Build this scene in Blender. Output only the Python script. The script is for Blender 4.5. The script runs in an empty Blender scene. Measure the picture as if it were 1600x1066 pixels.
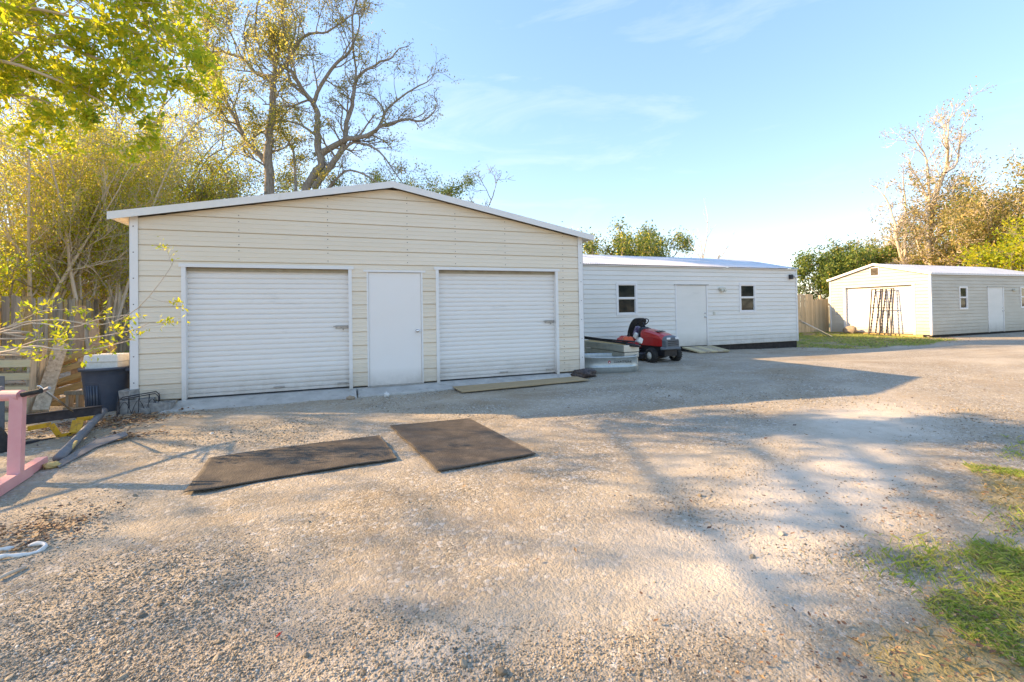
import bpy, math, random
import numpy as np
from mathutils import Vector, Matrix
random.seed(7); RNG = np.random.default_rng(11)
scene = bpy.context.scene
COL = scene.collection
R = math.radians

# ------------------------------------------------------------------ camera, sky, sun, exposure
F, YAW, PITCH, ROLL, SX, SY = 700.0, 0.356, 0.0150, -0.0170, 25.55, -57.2
CAM = np.array([3.138, -8.117, 1.245])
fw = np.array([math.sin(YAW)*math.cos(PITCH), math.cos(YAW)*math.cos(PITCH), math.sin(PITCH)])
rt0 = np.array([math.cos(YAW), -math.sin(YAW), 0.0]); up0 = np.cross(rt0, fw)
rt = rt0*math.cos(ROLL)+up0*math.sin(ROLL); up = -rt0*math.sin(ROLL)+up0*math.cos(ROLL)
cd = bpy.data.cameras.new('camera'); cam = bpy.data.objects.new('camera', cd); COL.objects.link(cam)
cd.sensor_width = 36; cd.lens = F/1600*36; cd.shift_x = -SX/1600; cd.shift_y = SY/1600*-1*-1
cd.clip_start = 0.05; cd.clip_end = 3000
cam.matrix_world = Matrix(((rt[0], up[0], -fw[0], CAM[0]), (rt[1], up[1], -fw[1], CAM[1]), (rt[2], up[2], -fw[2], CAM[2]), (0, 0, 0, 1)))
scene.camera = cam

def ray(x, y): return fw+rt*(x-800-SX)/F-up*(y-533-SY)/F      # direction of a photograph pixel
def at(x, y, D): return CAM+ray(x, y)*D                        # a measured point at distance D along the view axis
def onz(x, y, z=-0.1):
    d = ray(x, y); return CAM+d*(z-CAM[2])/d[2]
def onY(x, y, Y):
    d = ray(x, y); return CAM+d*(Y-CAM[1])/d[1]

SUNV = Vector((-1.87, 0.94, 1.0)).normalized()
sun_el = math.asin(SUNV.z)
world = bpy.data.worlds.new('World'); scene.world = world; world.use_nodes = True
wn = world.node_tree; wn.nodes.clear()
sky = wn.nodes.new('ShaderNodeTexSky'); sky.sky_type = 'NISHITA'; sky.sun_disc = False
sky.sun_elevation = sun_el; sky.sun_rotation = math.atan2(SUNV.x, SUNV.y)
sky.air_density = 1.0; sky.dust_density = 0.35; sky.ozone_density = 1.6
tc = wn.nodes.new('ShaderNodeTexCoord')
mp = wn.nodes.new('ShaderNodeMapping'); mp.inputs['Scale'].default_value = (1.6, 1.1, 7.0); mp.inputs['Rotation'].default_value = (0.12, 0.1, 0.5)
nz = wn.nodes.new('ShaderNodeTexNoise'); nz.inputs['Scale'].default_value = 1.7; nz.inputs['Detail'].default_value = 7; nz.inputs['Roughness'].default_value = 0.62; nz.inputs['Distortion'].default_value = 0.6
cr = wn.nodes.new('ShaderNodeValToRGB'); cr.color_ramp.elements[0].position = 0.52; cr.color_ramp.elements[0].color = (0, 0, 0, 1)
cr.color_ramp.elements[1].position = 0.90; cr.color_ramp.elements[1].color = (0.5, 0.5, 0.5, 1)
mx = wn.nodes.new('ShaderNodeMix'); mx.data_type = 'RGBA'; mx.inputs[7].default_value = (1.75, 1.85, 1.95, 1)
bg = wn.nodes.new('ShaderNodeBackground'); bg.inputs['Strength'].default_value = 0.145
wo = wn.nodes.new('ShaderNodeOutputWorld')
L = wn.links.new
L(tc.outputs['Generated'], mp.inputs['Vector']); L(mp.outputs[0], nz.inputs['Vector']); L(nz.outputs['Fac'], cr.inputs[0])
hs = wn.nodes.new('ShaderNodeHueSaturation'); hs.inputs['Saturation'].default_value = 1.52
gmn = wn.nodes.new('ShaderNodeGamma'); gmn.inputs['Gamma'].default_value = 0.55; L(sky.outputs[0], gmn.inputs[0])
tn = wn.nodes.new('ShaderNodeMix'); tn.data_type = 'RGBA'; tn.blend_type = 'MULTIPLY'; tn.inputs[0].default_value = 1.0; tn.inputs[7].default_value = (0.97, 0.93, 0.94, 1); L(gmn.outputs[0], tn.inputs[6]); L(tn.outputs[2], hs.inputs['Color'])
L(cr.outputs[0], mx.inputs[0]); L(hs.outputs[0], mx.inputs[6]); L(mx.outputs[2], bg.inputs[0]); L(bg.outputs[0], wo.inputs[0])
sl = bpy.data.lights.new('sun', 'SUN'); sl.energy = 2.5; sl.angle = R(0.53); sl.color = (1.0, 0.69, 0.37)
so = bpy.data.objects.new('sun', sl); COL.objects.link(so); so.rotation_euler = SUNV.to_track_quat('Z', 'Y').to_euler(); so.location = (0, 0, 30)
vs = scene.view_settings; vs.view_transform = 'Standard'; vs.look = 'None'; vs.gamma = 1; vs.use_curve_mapping = False
vs.exposure = 2.33

# ------------------------------------------------------------------ materials
MATS = {}
def mat(name, col, rough=0.6, metal=0.0, col2=None, nscale=6.0, bump=0.0, bscale=60.0, stretch=None, spec=0.4, detail=6, contrast=(0.35, 0.65), dirt=None, dscale=1.5, dpos=(0.55, 0.75), coat=0, splash=0):
    m = bpy.data.materials.new(name); m.use_nodes = True; n = m.node_tree.nodes; l = m.node_tree.links.new
    b = n['Principled BSDF']; b.inputs['Roughness'].default_value = rough; b.inputs['Metallic'].default_value = metal
    b.inputs['Specular IOR Level'].default_value = spec; b.inputs['Coat Weight'].default_value = coat
    b.inputs['Base Color'].default_value = (*col, 1)
    t = n.new('ShaderNodeTexCoord'); mpn = n.new('ShaderNodeMapping'); l(t.outputs['Object'], mpn.inputs[0])
    if stretch: mpn.inputs['Scale'].default_value = stretch
    last = None
    if col2:
        z = n.new('ShaderNodeTexNoise'); z.inputs['Scale'].default_value = nscale; z.inputs['Detail'].default_value = detail; z.inputs['Roughness'].default_value = 0.6
        l(mpn.outputs[0], z.inputs['Vector']); r = n.new('ShaderNodeValToRGB')
        r.color_ramp.elements[0].position, r.color_ramp.elements[1].position = contrast
        r.color_ramp.elements[0].color = (*col, 1); r.color_ramp.elements[1].color = (*col2, 1)
        l(z.outputs['Fac'], r.inputs[0]); last = r.outputs[0]; l(last, b.inputs['Base Color'])
    if dirt:
        z2 = n.new('ShaderNodeTexNoise'); z2.inputs['Scale'].default_value = dscale; z2.inputs['Detail'].default_value = 8; z2.inputs['Roughness'].default_value = 0.7
        l(mpn.outputs[0], z2.inputs['Vector']); r2 = n.new('ShaderNodeValToRGB')
        r2.color_ramp.elements[0].position, r2.color_ramp.elements[1].position = dpos
        r2.color_ramp.elements[0].color = (0, 0, 0, 1); r2.color_ramp.elements[1].color = (1, 1, 1, 1); l(z2.outputs['Fac'], r2.inputs[0])
        mm = n.new('ShaderNodeMix'); mm.data_type = 'RGBA'; l(r2.outputs[0], mm.inputs[0])
        if last: l(last, mm.inputs[6])
        else: mm.inputs[6].default_value = (*col, 1)
        mm.inputs[7].default_value = (*dirt, 1); l(mm.outputs[2], b.inputs['Base Color'])
    if splash:
        prev = b.inputs['Base Color'].links[0].from_socket
        sx_ = n.new('ShaderNodeSeparateXYZ'); l(t.outputs['Object'], sx_.inputs[0]); za = n.new('ShaderNodeMath'); za.operation = 'MULTIPLY_ADD'; za.inputs[1].default_value = -1/splash; za.inputs[2].default_value = 1.0; l(sx_.outputs['Z'], za.inputs[0])
        z4 = n.new('ShaderNodeTexNoise'); z4.inputs['Scale'].default_value = 4; z4.inputs['Detail'].default_value = 8; z4.inputs['Roughness'].default_value = .75; l(t.outputs['Object'], z4.inputs['Vector'])
        m4 = n.new('ShaderNodeMath'); m4.operation = 'MULTIPLY'; m4.use_clamp = True; l(za.outputs[0], m4.inputs[0]); l(z4.outputs['Fac'], m4.inputs[1])
        x4 = n.new('ShaderNodeMix'); x4.data_type = 'RGBA'; l(m4.outputs[0], x4.inputs[0]); l(prev, x4.inputs[6]); x4.inputs[7].default_value = (0.30, 0.25, 0.19, 1); l(x4.outputs[2], b.inputs['Base Color'])
    if any(k_ in name for k_ in ('wood', 'fence', 'siding', 'cream_metal', 'box_side_shade')):
        prev = b.inputs['Base Color'].links[0].from_socket; oi = n.new('ShaderNodeObjectInfo'); hv = n.new('ShaderNodeHueSaturation'); mr = n.new('ShaderNodeMapRange')
        am = .18 if ('wood' in name or 'fence' in name) else .03
        mr.inputs['To Min'].default_value = 1-am; mr.inputs['To Max'].default_value = 1+am*.6; l(oi.outputs['Random'], mr.inputs['Value']); l(mr.outputs[0], hv.inputs['Value']); l(prev, hv.inputs['Color']); l(hv.outputs[0], b.inputs['Base Color'])
    if bump:
        z3 = n.new('ShaderNodeTexNoise'); z3.inputs['Scale'].default_value = bscale; z3.inputs['Detail'].default_value = 5
        l(mpn.outputs[0], z3.inputs['Vector']); bp = n.new('ShaderNodeBump'); bp.inputs['Strength'].default_value = bump; bp.inputs['Distance'].default_value = 0.01
        l(z3.outputs['Fac'], bp.inputs['Height']); l(bp.outputs[0], b.inputs['Normal'])
    MATS[name] = m; return m

def leafmat(name, cols, trans=0.45, bright=1.0):
    m = bpy.data.materials.new(name); m.use_nodes = True; n = m.node_tree.nodes; l = m.node_tree.links.new
    n.clear(); o = n.new('ShaderNodeOutputMaterial'); g = n.new('ShaderNodeNewGeometry')
    r = n.new('ShaderNodeValToRGB'); cr_ = r.color_ramp
    while len(cr_.elements) < len(cols): cr_.elements.new(0.5)
    for i, c in enumerate(cols):
        cr_.elements[i].position = i/max(1, len(cols)-1); cr_.elements[i].color = (*[k*bright for k in c], 1)
    l(g.outputs['Random Per Island'], r.inputs[0])
    p = n.new('ShaderNodeBsdfPrincipled'); p.inputs['Roughness'].default_value = 0.5; p.inputs['Specular IOR Level'].default_value = 0.35
    t = n.new('ShaderNodeBsdfTranslucent'); s = n.new('ShaderNodeMixShader'); s.inputs[0].default_value = trans
    l(r.outputs[0], p.inputs['Base Color']); l(r.outputs[0], t.inputs[0]); l(p.outputs[0], s.inputs[1]); l(t.outputs[0], s.inputs[2]); l(s.outputs[0], o.inputs[0])
    MATS[name] = m; return m

mat('cream_metal', (0.80, 0.71, 0.565), 0.42, col2=(0.84, 0.75, 0.61), nscale=1.3, stretch=(0.4, 1, 3), splash=.45, dirt=(0.66, 0.59, 0.47), dscale=3, dpos=(0.62, 0.85), bump=0.04, bscale=5)
mat('white_siding', (0.78, 0.76, 0.69), 0.5, col2=(0.83, 0.80, 0.74), nscale=2, stretch=(0.4, 1, 2), splash=.45, dirt=(0.55, 0.54, 0.48), dscale=2.5, dpos=(0.6, 0.9))
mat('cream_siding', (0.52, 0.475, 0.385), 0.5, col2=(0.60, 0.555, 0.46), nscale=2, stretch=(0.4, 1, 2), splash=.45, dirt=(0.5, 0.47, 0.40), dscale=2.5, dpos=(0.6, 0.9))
mat('white_trim', (0.80, 0.785, 0.76), 0.4, splash=.4, col2=(0.84, 0.82, 0.79), nscale=3, dirt=(0.6, 0.58, 0.53), dscale=5, dpos=(0.62, 0.9))
mat('white_door', (0.86, 0.82, 0.77), 0.38, splash=.3, col2=(0.87, 0.84, 0.80), nscale=1.2, dirt=(0.68, 0.67, 0.64), dscale=3, dpos=(0.66, 0.95), bump=0.02, bscale=4)
mat('curtain_white', (0.84, 0.81, 0.765), 0.42, col2=(0.86, 0.83, 0.79), nscale=1.5, stretch=(0.6, 1, 3), splash=.45, dirt=(0.60, 0.58, 0.54), dscale=2.2, dpos=(0.6, 0.9))
mat('roof_metal', (0.70, 0.71, 0.73), 0.35, 0.2, col2=(0.62, 0.63, 0.66), nscale=2, dirt=(0.42, 0.38, 0.33), dscale=2, dpos=(0.55, 0.8))
mat('brown_trim', (0.34, 0.29, 0.20), 0.6, col2=(0.42, 0.37, 0.27))
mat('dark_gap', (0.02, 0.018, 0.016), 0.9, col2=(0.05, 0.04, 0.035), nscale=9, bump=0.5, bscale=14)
mat('concrete', (0.40, 0.38, 0.35), 0.85, col2=(0.52, 0.50, 0.46), nscale=5, dirt=(0.24, 0.22, 0.19), dscale=7, dpos=(0.55, 0.8), bump=0.35, bscale=90)
mat('block_concrete', (0.22, 0.21, 0.20), 0.95, col2=(0.40, 0.38, 0.35), nscale=16, bump=0.8, bscale=120)
mat('metal_bright', (0.7, 0.7, 0.7), 0.25, 1.0)
mat('steel_dull', (0.30, 0.30, 0.30), 0.45, 0.8, col2=(0.45, 0.43, 0.40), nscale=20)
mat('screw', (0.10, 0.09, 0.08), 0.5, 0.5)
mat('glass_dark', (0.012, 0.018, 0.022), 0.05, spec=0.5)
mat('black_rubber', (0.018, 0.018, 0.019), 0.75, col2=(0.04, 0.038, 0.035), nscale=20, bump=0.3, bscale=80)
mat('black_plastic', (0.012, 0.012, 0.015), 0.4, col2=(0.03, 0.03, 0.035), nscale=10)
mat('can_plastic', (0.055, 0.067, 0.095), 0.42, col2=(0.075, 0.09, 0.12), nscale=7, dirt=(0.12, 0.115, 0.105), dscale=6, dpos=(0.55, 0.85))
mat('box_side_shade', (0.30, 0.32, 0.28), 0.6, col2=(0.38, 0.40, 0.35), nscale=4)  # boards are cream; their side's shade is put into this grey-green
mat('foam_white', (0.72, 0.70, 0.62), 0.8, col2=(0.80, 0.78, 0.72), nscale=30, bump=0.2, bscale=150, dirt=(0.5, 0.46, 0.34), dscale=6, dpos=(0.6, 0.8))
mat('foam_yellow', (0.62, 0.50, 0.22), 0.8, col2=(0.52, 0.38, 0.14), nscale=30, bump=0.2, bscale=90)
mat('red_paint', (0.50, 0.015, 0.012), 0.28, col2=(0.42, 0.013, 0.012), nscale=4, coat=0.5, dirt=(0.30, 0.10, 0.07), dscale=7, dpos=(0.62, 0.9))
mat('grey_plastic', (0.11, 0.125, 0.14), 0.45, col2=(0.15, 0.16, 0.17), nscale=12)
mat('lamp_lens', (0.8, 0.8, 0.78), 0.15, spec=0.8)
mat('galvanised', (0.42, 0.46, 0.46), 0.42, 0.55, col2=(0.52, 0.55, 0.54), nscale=14, dirt=(0.30, 0.30, 0.27), dscale=5, dpos=(0.55, 0.85))
mat('rust_inside', (0.22, 0.10, 0.06), 0.9, col2=(0.38, 0.28, 0.22), nscale=7)
mat('pink_paint', (0.66, 0.30, 0.30), 0.5, col2=(0.74, 0.40, 0.38), nscale=3, dirt=(0.50, 0.28, 0.24), dscale=9, dpos=(0.6, 0.8))
mat('yellow_paint', (0.70, 0.40, 0.012), 0.5, col2=(0.55, 0.27, 0.015), nscale=8, dirt=(0.22, 0.11, 0.05), dscale=18, dpos=(0.55, 0.7), bump=0.2)
mat('grey_steel', (0.16, 0.165, 0.18), 0.6, 0.3, col2=(0.22, 0.22, 0.23), nscale=10, dirt=(0.12, 0.08, 0.06), dscale=14, dpos=(0.6, 0.8))
mat('dark_steel', (0.025, 0.025, 0.03), 0.65, 0.1, col2=(0.055, 0.05, 0.055), nscale=14)
mat('wood_grey', (0.38, 0.31, 0.22), 0.9, col2=(0.54, 0.46, 0.34), nscale=5, stretch=(6, 6, 0.6), bump=0.6, bscale=30, dirt=(0.13, 0.10, 0.075), dscale=3, dpos=(0.5, 0.75))
mat('wood_grey_dark', (0.24, 0.19, 0.14), 0.9, col2=(0.36, 0.30, 0.22), nscale=5, stretch=(6, 6, 0.6), bump=0.6, bscale=30)
mat('wood_pale', (0.54, 0.45, 0.26), 0.85, col2=(0.62, 0.53, 0.34), nscale=5, stretch=(1, 6, 6), bump=0.4, bscale=30, dirt=(0.28, 0.25, 0.17), dscale=5, dpos=(0.5, 0.8))
mat('wood_tan', (0.44, 0.29, 0.11), 0.85, col2=(0.54, 0.38, 0.16), nscale=5, stretch=(1, 6, 6), bump=0.4, bscale=30, dirt=(0.15, 0.10, 0.06), dscale=6, dpos=(0.5, 0.8))
mat('fence_new', (0.50, 0.40, 0.25), 0.85, col2=(0.60, 0.49, 0.32), nscale=5, stretch=(6, 6, 0.6), bump=0.4, bscale=30)
mat('plywood', (0.40, 0.29, 0.16), 0.85, col2=(0.47, 0.35, 0.20), nscale=2.2, stretch=(1, 5, 1), bump=0.25, bscale=60, dirt=(0.24, 0.19, 0.12), dscale=2.5, dpos=(0.5, 0.75))
mat('dark_bag', (0.02, 0.018, 0.02), 0.5, col2=(0.10, 0.07, 0.06), nscale=25, bump=0.6, bscale=30)
mat('white_rope', (0.75, 0.75, 0.73), 0.7, col2=(0.6, 0.6, 0.56), nscale=30)
mat('stone_white', (0.62, 0.60, 0.56), 0.9, col2=(0.75, 0.73, 0.70), nscale=30, bump=0.6)
mat('stone_tan', (0.40, 0.30, 0.20), 0.9, col2=(0.30, 0.24, 0.18), nscale=20, bump=0.6)
mat('bark', (0.20, 0.165, 0.13), 0.95, col2=(0.36, 0.32, 0.27), nscale=7, stretch=(3, 3, 0.7), bump=0.8, bscale=20)
mat('bark_pale', (0.52, 0.43, 0.32), 0.9, col2=(0.68, 0.58, 0.46), nscale=4, stretch=(2, 2, 0.6), bump=0.4, bscale=20, dirt=(0.26, 0.15, 0.08), dscale=2, dpos=(0.62, 0.75))
mat('twig_pale', (0.52, 0.43, 0.33), 0.9, col2=(0.62, 0.53, 0.42), nscale=4)
mat('moss', (0.42, 0.36, 0.29), 0.95, col2=(0.52, 0.46, 0.38), nscale=9)
mat('orange_plastic', (0.62, 0.10, 0.03), 0.4)
mat('print_black', (0.02, 0.02, 0.02), 0.6)
mat('print_red', (0.45, 0.05, 0.05), 0.6)
mat('print_white', (0.8, 0.8, 0.8), 0.6)
mat('lamp_housing', (0.62, 0.60, 0.50), 0.5)
mat('purple_cloth', (0.10, 0.06, 0.16), 0.8, col2=(0.4, 0.38, 0.42), nscale=9)
leafmat('leaf_yellowgreen', [(0.34, 0.46, 0.025), (0.56, 0.60, 0.03), (0.76, 0.66, 0.04), (0.22, 0.38, 0.03)], 0.66)
leafmat('leaf_oak', [(0.10, 0.12, 0.03), (0.30, 0.26, 0.05), (0.18, 0.19, 0.035), (0.42, 0.33, 0.08), (0.08, 0.11, 0.03)], 0.55, 1.5)
leafmat('leaf_gold', [(0.46, 0.38, 0.07), (0.34, 0.32, 0.05), (0.24, 0.27, 0.04), (0.58, 0.44, 0.10)], 0.65, 1.65)
leafmat('leaf_green', [(0.05, 0.09, 0.025), (0.10, 0.15, 0.03), (0.17, 0.20, 0.035)], 0.4, 1.5)
leafmat('leaf_olive', [(0.20, 0.19, 0.05), (0.34, 0.28, 0.09), (0.42, 0.31, 0.11), (0.14, 0.16, 0.04)], 0.45, 1.35)
leafmat('grass_blade', [(0.22, 0.36, 0.05), (0.38, 0.46, 0.08), (0.56, 0.50, 0.18), (0.26, 0.40, 0.06), (0.50, 0.46, 0.16)], 0.55)
leafmat('grass_dry', [(0.36, 0.28, 0.13), (0.46, 0.37, 0.17), (0.24, 0.22, 0.07), (0.30, 0.19, 0.09)], 0.3)
leafmat('leaf_litter', [(0.22, 0.11, 0.05), (0.34, 0.19, 0.08), (0.12, 0.07, 0.045), (0.45, 0.33, 0.20)], 0.1)

# ------------------------------------------------------------------ mesh helpers
class MB:
    def __init__(s): s.v = []; s.f = []
    def add(s, vs_, fs_):
        k = len(s.v); s.v += [tuple(map(float, q)) for q in vs_]; s.f += [tuple(i+k for i in q) for q in fs_]; return s
    def box(s, c, d, M=None, taper=1.0):
        q = []
        for z in (-.5, .5):
            t = taper if z > 0 else 1.0
            for x, y in ((-.5, -.5), (.5, -.5), (.5, .5), (-.5, .5)):
                p = Vector((x*d[0]*t, y*d[1]*t, z*d[2]))
                if M is not None: p = M @ p
                q.append((p[0]+c[0], p[1]+c[1], p[2]+c[2]))
        return s.add(q, [(3, 2, 1, 0), (4, 5, 6, 7), (0, 1, 5, 4), (1, 2, 6, 5), (2, 3, 7, 6), (3, 0, 4, 7)])
    def span(s, a, b):
        return s.box([(a[i]+b[i])/2 for i in range(3)], [abs(b[i]-a[i]) for i in range(3)])
    def beam(s, a, b, w, h, upv=(0, 0, 1)):
        a = Vector(a); b = Vector(b); d = (b-a); ln = d.length; d.normalize(); u = Vector(upv)
        if abs(d.dot(u)) > .98: u = Vector((0, 1, 0))
        x = d.cross(u).normalized(); z = x.cross(d)
        M = Matrix((x, d, z)).transposed()
        return s.box((a+b)/2, (w, ln, h), M)
    def tube(s, pts, r, n=8, cap=True):
        pts = [Vector(p) for p in pts]; rs = r if hasattr(r, '__len__') else [r]*len(pts)
        ref = None; vs_ = []; fs_ = []
        for i, p in enumerate(pts):
            d = (pts[min(i+1, len(pts)-1)]-pts[max(i-1, 0)]).normalized()
            if ref is None:
                ref = d.cross(Vector((0, 0, 1)));
                if ref.length < .05: ref = d.cross(Vector((0, 1, 0)))
            x = (ref-d*ref.dot(d)).normalized(); ref = x; y = d.cross(x)
            for k in range(n):
                a = 2*math.pi*k/n; vs_.append(p+(x*math.cos(a)+y*math.sin(a))*rs[i])
        for i in range(len(pts)-1):
            for k in range(n): fs_.append((i*n+k, i*n+(k+1) % n, (i+1)*n+(k+1) % n, (i+1)*n+k))
        if cap: fs_.append(tuple(range(n))[::-1]); fs_.append(tuple((len(pts)-1)*n+k for k in range(n)))
        return s.add(vs_, fs_)
    def loops(s, loops, close=True, cap0=True, cap1=True):
        n = len(loops[0]); vs_ = [p for lp in loops for p in lp]; fs_ = []
        for i in range(len(loops)-1):
            for k in range(n if close else n-1): fs_.append((i*n+k, i*n+(k+1) % n, (i+1)*n+(k+1) % n, (i+1)*n+k))
        if cap0: fs_.append(tuple(range(n))[::-1])
        if cap1: fs_.append(tuple((len(loops)-1)*n+k for k in range(n)))
        return s.add(vs_, fs_)
    def lathe(s, prof, c, n=24, M=None, caps=True):
        lp = []
        for r, z in prof:
            q = []
            for k in range(n):
                a = 2*math.pi*k/n; p = Vector((r*math.cos(a), r*math.sin(a), z))
                if M is not None: p = M @ p
                q.append((p[0]+c[0], p[1]+c[1], p[2]+c[2]))
            lp.append(q)
        return s.loops(lp, True, caps, caps)
    def build(s, name, m, parent=None, smooth=False, bevel=0, auto=None):
        off = Vector((0, 0, 0))
        if parent is not None and 'wc' in parent and parent['wc'] == 1:
            off = Vector(parent.location) if parent.parent is None else Vector(parent.parent.location)
        me = bpy.data.meshes.new(name); me.from_pydata([(v[0]-off[0], v[1]-off[1], v[2]-off[2]) for v in s.v], [], s.f)
        me.materials.append(MATS[m] if isinstance(m, str) else m)
        if smooth: me.polygons.foreach_set('use_smooth', [True]*len(me.polygons))
        o = bpy.data.objects.new(name, me); COL.objects.link(o)
        if parent is not None:
            o.parent = parent
            if 'wc' in parent: o['wc'] = parent['wc']
        if bevel:
            b = o.modifiers.new('bevel', 'BEVEL'); b.width = bevel; b.segments = 2; b.limit_method = 'ANGLE'; b.angle_limit = R(40)
        return o
WC = []
def thing(name, label, cat, loc=(0, 0, 0), rz=0, group=None, local=False):
    o = bpy.data.objects.new(name, None); COL.objects.link(o); o.location = loc; o.rotation_euler = (0, 0, rz)
    o.empty_display_size = 0.1
    o['label'] = label; o['category'] = cat; o['wc'] = 0 if local else 1
    if group: o['group'] = group
    return o
def tag(o, label, cat, group=None):
    o['label'] = label; o['category'] = cat
    if group: o['group'] = group
    return o
def struct(o): o['kind'] = 'structure'; return o
def stuff(o): o['kind'] = 'stuff'; return o
def npmesh(name, V, Fc, m, parent=None, smooth=False):
    me = bpy.data.meshes.new(name); V = np.asarray(V, dtype=np.float32); Fc = np.asarray(Fc, dtype=np.int32)
    if parent is not None and 'wc' in parent and parent['wc'] == 1: V = V-np.array(parent.location, dtype=np.float32)
    nf, k = Fc.shape
    me.vertices.add(len(V)); me.vertices.foreach_set('co', V.ravel()); me.loops.add(nf*k); me.loops.foreach_set('vertex_index', Fc.ravel())
    me.polygons.add(nf); me.polygons.foreach_set('loop_start', np.arange(0, nf*k, k, dtype=np.int32)); me.polygons.foreach_set('loop_total', np.full(nf, k, dtype=np.int32))
    if smooth: me.polygons.foreach_set('use_smooth', np.ones(nf, dtype=bool))
    me.update(calc_edges=True); me.materials.append(MATS[m] if isinstance(m, str) else m)
    o = bpy.data.objects.new(name, me); COL.objects.link(o)
    if parent is not None: o.parent = parent
    return o

# value noise in numpy
_tab = RNG.random((256, 256))
def vnoise(x, y, s=1.0, o=0):
    x = np.asarray(x)*s+o*17.3+1000; y = np.asarray(y)*s+o*9.1+1000
    xi = np.floor(x).astype(int); yi = np.floor(y).astype(int); fx = x-xi; fy = y-yi
    fx = fx*fx*(3-2*fx); fy = fy*fy*(3-2*fy); g = lambda a, b: _tab[a % 256, b % 256]
    return (g(xi, yi)*(1-fx)+g(xi+1, yi)*fx)*(1-fy)+(g(xi, yi+1)*(1-fx)+g(xi+1, yi+1)*fx)*fy
def fbm(x, y, s=1.0, o=0, n=4):
    a = 0; w = 0.5; t = 0
    for i in range(n): a = a+w*vnoise(x, y, s*2**i, o+i); t += w; w *= .5
    return a/t
def hg(x, y):       # smooth ground height
    x = np.asarray(x, dtype=float); y = np.asarray(y, dtype=float)
    h = -0.10-0.14*np.exp(-((x-18)/5)**2-((y-3)/3)**2)-0.05*np.exp(-((x-28)/6)**2-((y-2.5)/3)**2)
    return h+0.03*(fbm(x, y, 0.35, 3, 3)-.5)
def grassmask(x, y):
    x = np.asarray(x, dtype=float); y = np.asarray(y, dtype=float)
    lim = np.interp(x, [-30, 2, 4.4, 5.6, 6.3, 7.6, 10.1, 16, 40], [-24, -9.5, -6.95, -6.8, -6.5, -6.05, -5.35, -5.0, -6])
    g1 = np.clip((lim-y)/0.35+(fbm(x, y, 1.6, 5)-.5)*5, 0, 1)
    # strip between the long shed and the far shed
    ylo = np.interp(x, [16, 18.2, 19, 22, 25, 26], [9, 3.3, 2.2, 1.9, 2.2, 9])
    g2 = np.clip((y-ylo)/0.5+(fbm(x, y, 1.2, 8)-.5)*2, 0, 1)*(x > 17.9)*(x < 27)
    g3 = np.clip((y-9)/1.0, 0, 1); g4 = np.clip((-4.6-x)/0.6, 0, 1); g5 = np.clip((x-36)/2, 0, 1); g6 = np.clip((-26-y), 0, 1); g1 = g1*np.clip(y-lim+5.5, 0, 1)  # grass stops behind the camera; unseen gravel there added to bounce sunlight
    return np.clip(np.maximum.reduce([g1, g2, g3, g4, g5, g6]), 0, 1)
def sandmask(x, y):
    d1 = np.exp(-((x-6.3)/1.7)**2-((y+5.75-(x-6.3)*.35)/0.42)**2)
    d2 = np.exp(-((x-8.6)/1.6)**2-((y+4.4-(x-8.6)*.2)/0.55)**2)*.8
    d3 = np.exp(-((x-3.3)/0.35)**2-((y+6.3)/0.15)**2)*.4
    return np.clip((d1+d2+d3)*1.5+(fbm(x, y, 1.0, 21)-.5)*1.2, 0, 1)

# ------------------------------------------------------------------ ground
def axis(lo, hi, a, b, fine, ratio=1.35):
    c = list(np.arange(a, b, fine)); s = fine; x = b
    while x < hi: c.append(x); s *= ratio; x += s
    c.append(hi); s = fine; x = a-fine
    while x > lo: c.insert(0, x); s *= ratio; x -= s
    c.insert(0, lo); return np.array(c)
gx = axis(-900, 900, -2.0, 13.0, 0.045, 1.12); gy = axis(-900, 900, -7.9, 2.0, 0.04, 1.12)
GX, GY = np.meshgrid(gx, gy, indexing='ij'); GX = GX.ravel(); GY = GY.ravel()
near = np.exp(-((GX-5)/14)**2-((GY+3)/9)**2)
GZ = hg(GX, GY)+near*(0.022*(fbm(GX, GY, 2.3, 1)-.5)+0.012*(fbm(GX, GY, 9, 2)-.5))
nx, ny = len(gx), len(gy)
ii, jj = np.meshgrid(np.arange(nx-1), np.arange(ny-1), indexing='ij'); ii = ii.ravel(); jj = jj.ravel()
FG = np.stack([ii*ny+jj, (ii+1)*ny+jj, (ii+1)*ny+jj+1, ii*ny+jj+1], 1)
gm = bpy.data.materials.new('ground'); gm.use_nodes = True; n = gm.node_tree.nodes; l = gm.node_tree.links.new
b = n['Principled BSDF']; b.inputs['Roughness'].default_value = 0.95; b.inputs['Specular IOR Level'].default_value = 0.15
t = n.new('ShaderNodeTexCoord')
def N(kind, **k):
    q = n.new(kind)
    for a, v in k.items(): q.inputs[a].default_value = v
    return q
def ramp(src, els):
    r = n.new('ShaderNodeValToRGB')
    while len(r.color_ramp.elements) < len(els): r.color_ramp.elements.new(.5)
    for e, (p, c) in zip(r.color_ramp.elements, els): e.position = p; e.color = (*c, 1)
    l(src, r.inputs[0]); return r.outputs[0]
def mix(fac, a, bb, blend='MIX'):
    q = n.new('ShaderNodeMix'); q.data_type = 'RGBA'; q.blend_type = blend
    for s_, v in ((0, fac), (6, a), (7, bb)):
        if isinstance(v, (int, float)): q.inputs[s_].default_value = v
        elif isinstance(v, tuple): q.inputs[s_].default_value = (*v, 1)
        else: l(v, q.inputs[s_])
    return q.outputs[2]
v1 = N('ShaderNodeTexVoronoi', Scale=95.0); v2 = N('ShaderNodeTexVoronoi', Scale=38.0); v3 = N('ShaderNodeTexVoronoi', Scale=210.0)
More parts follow.
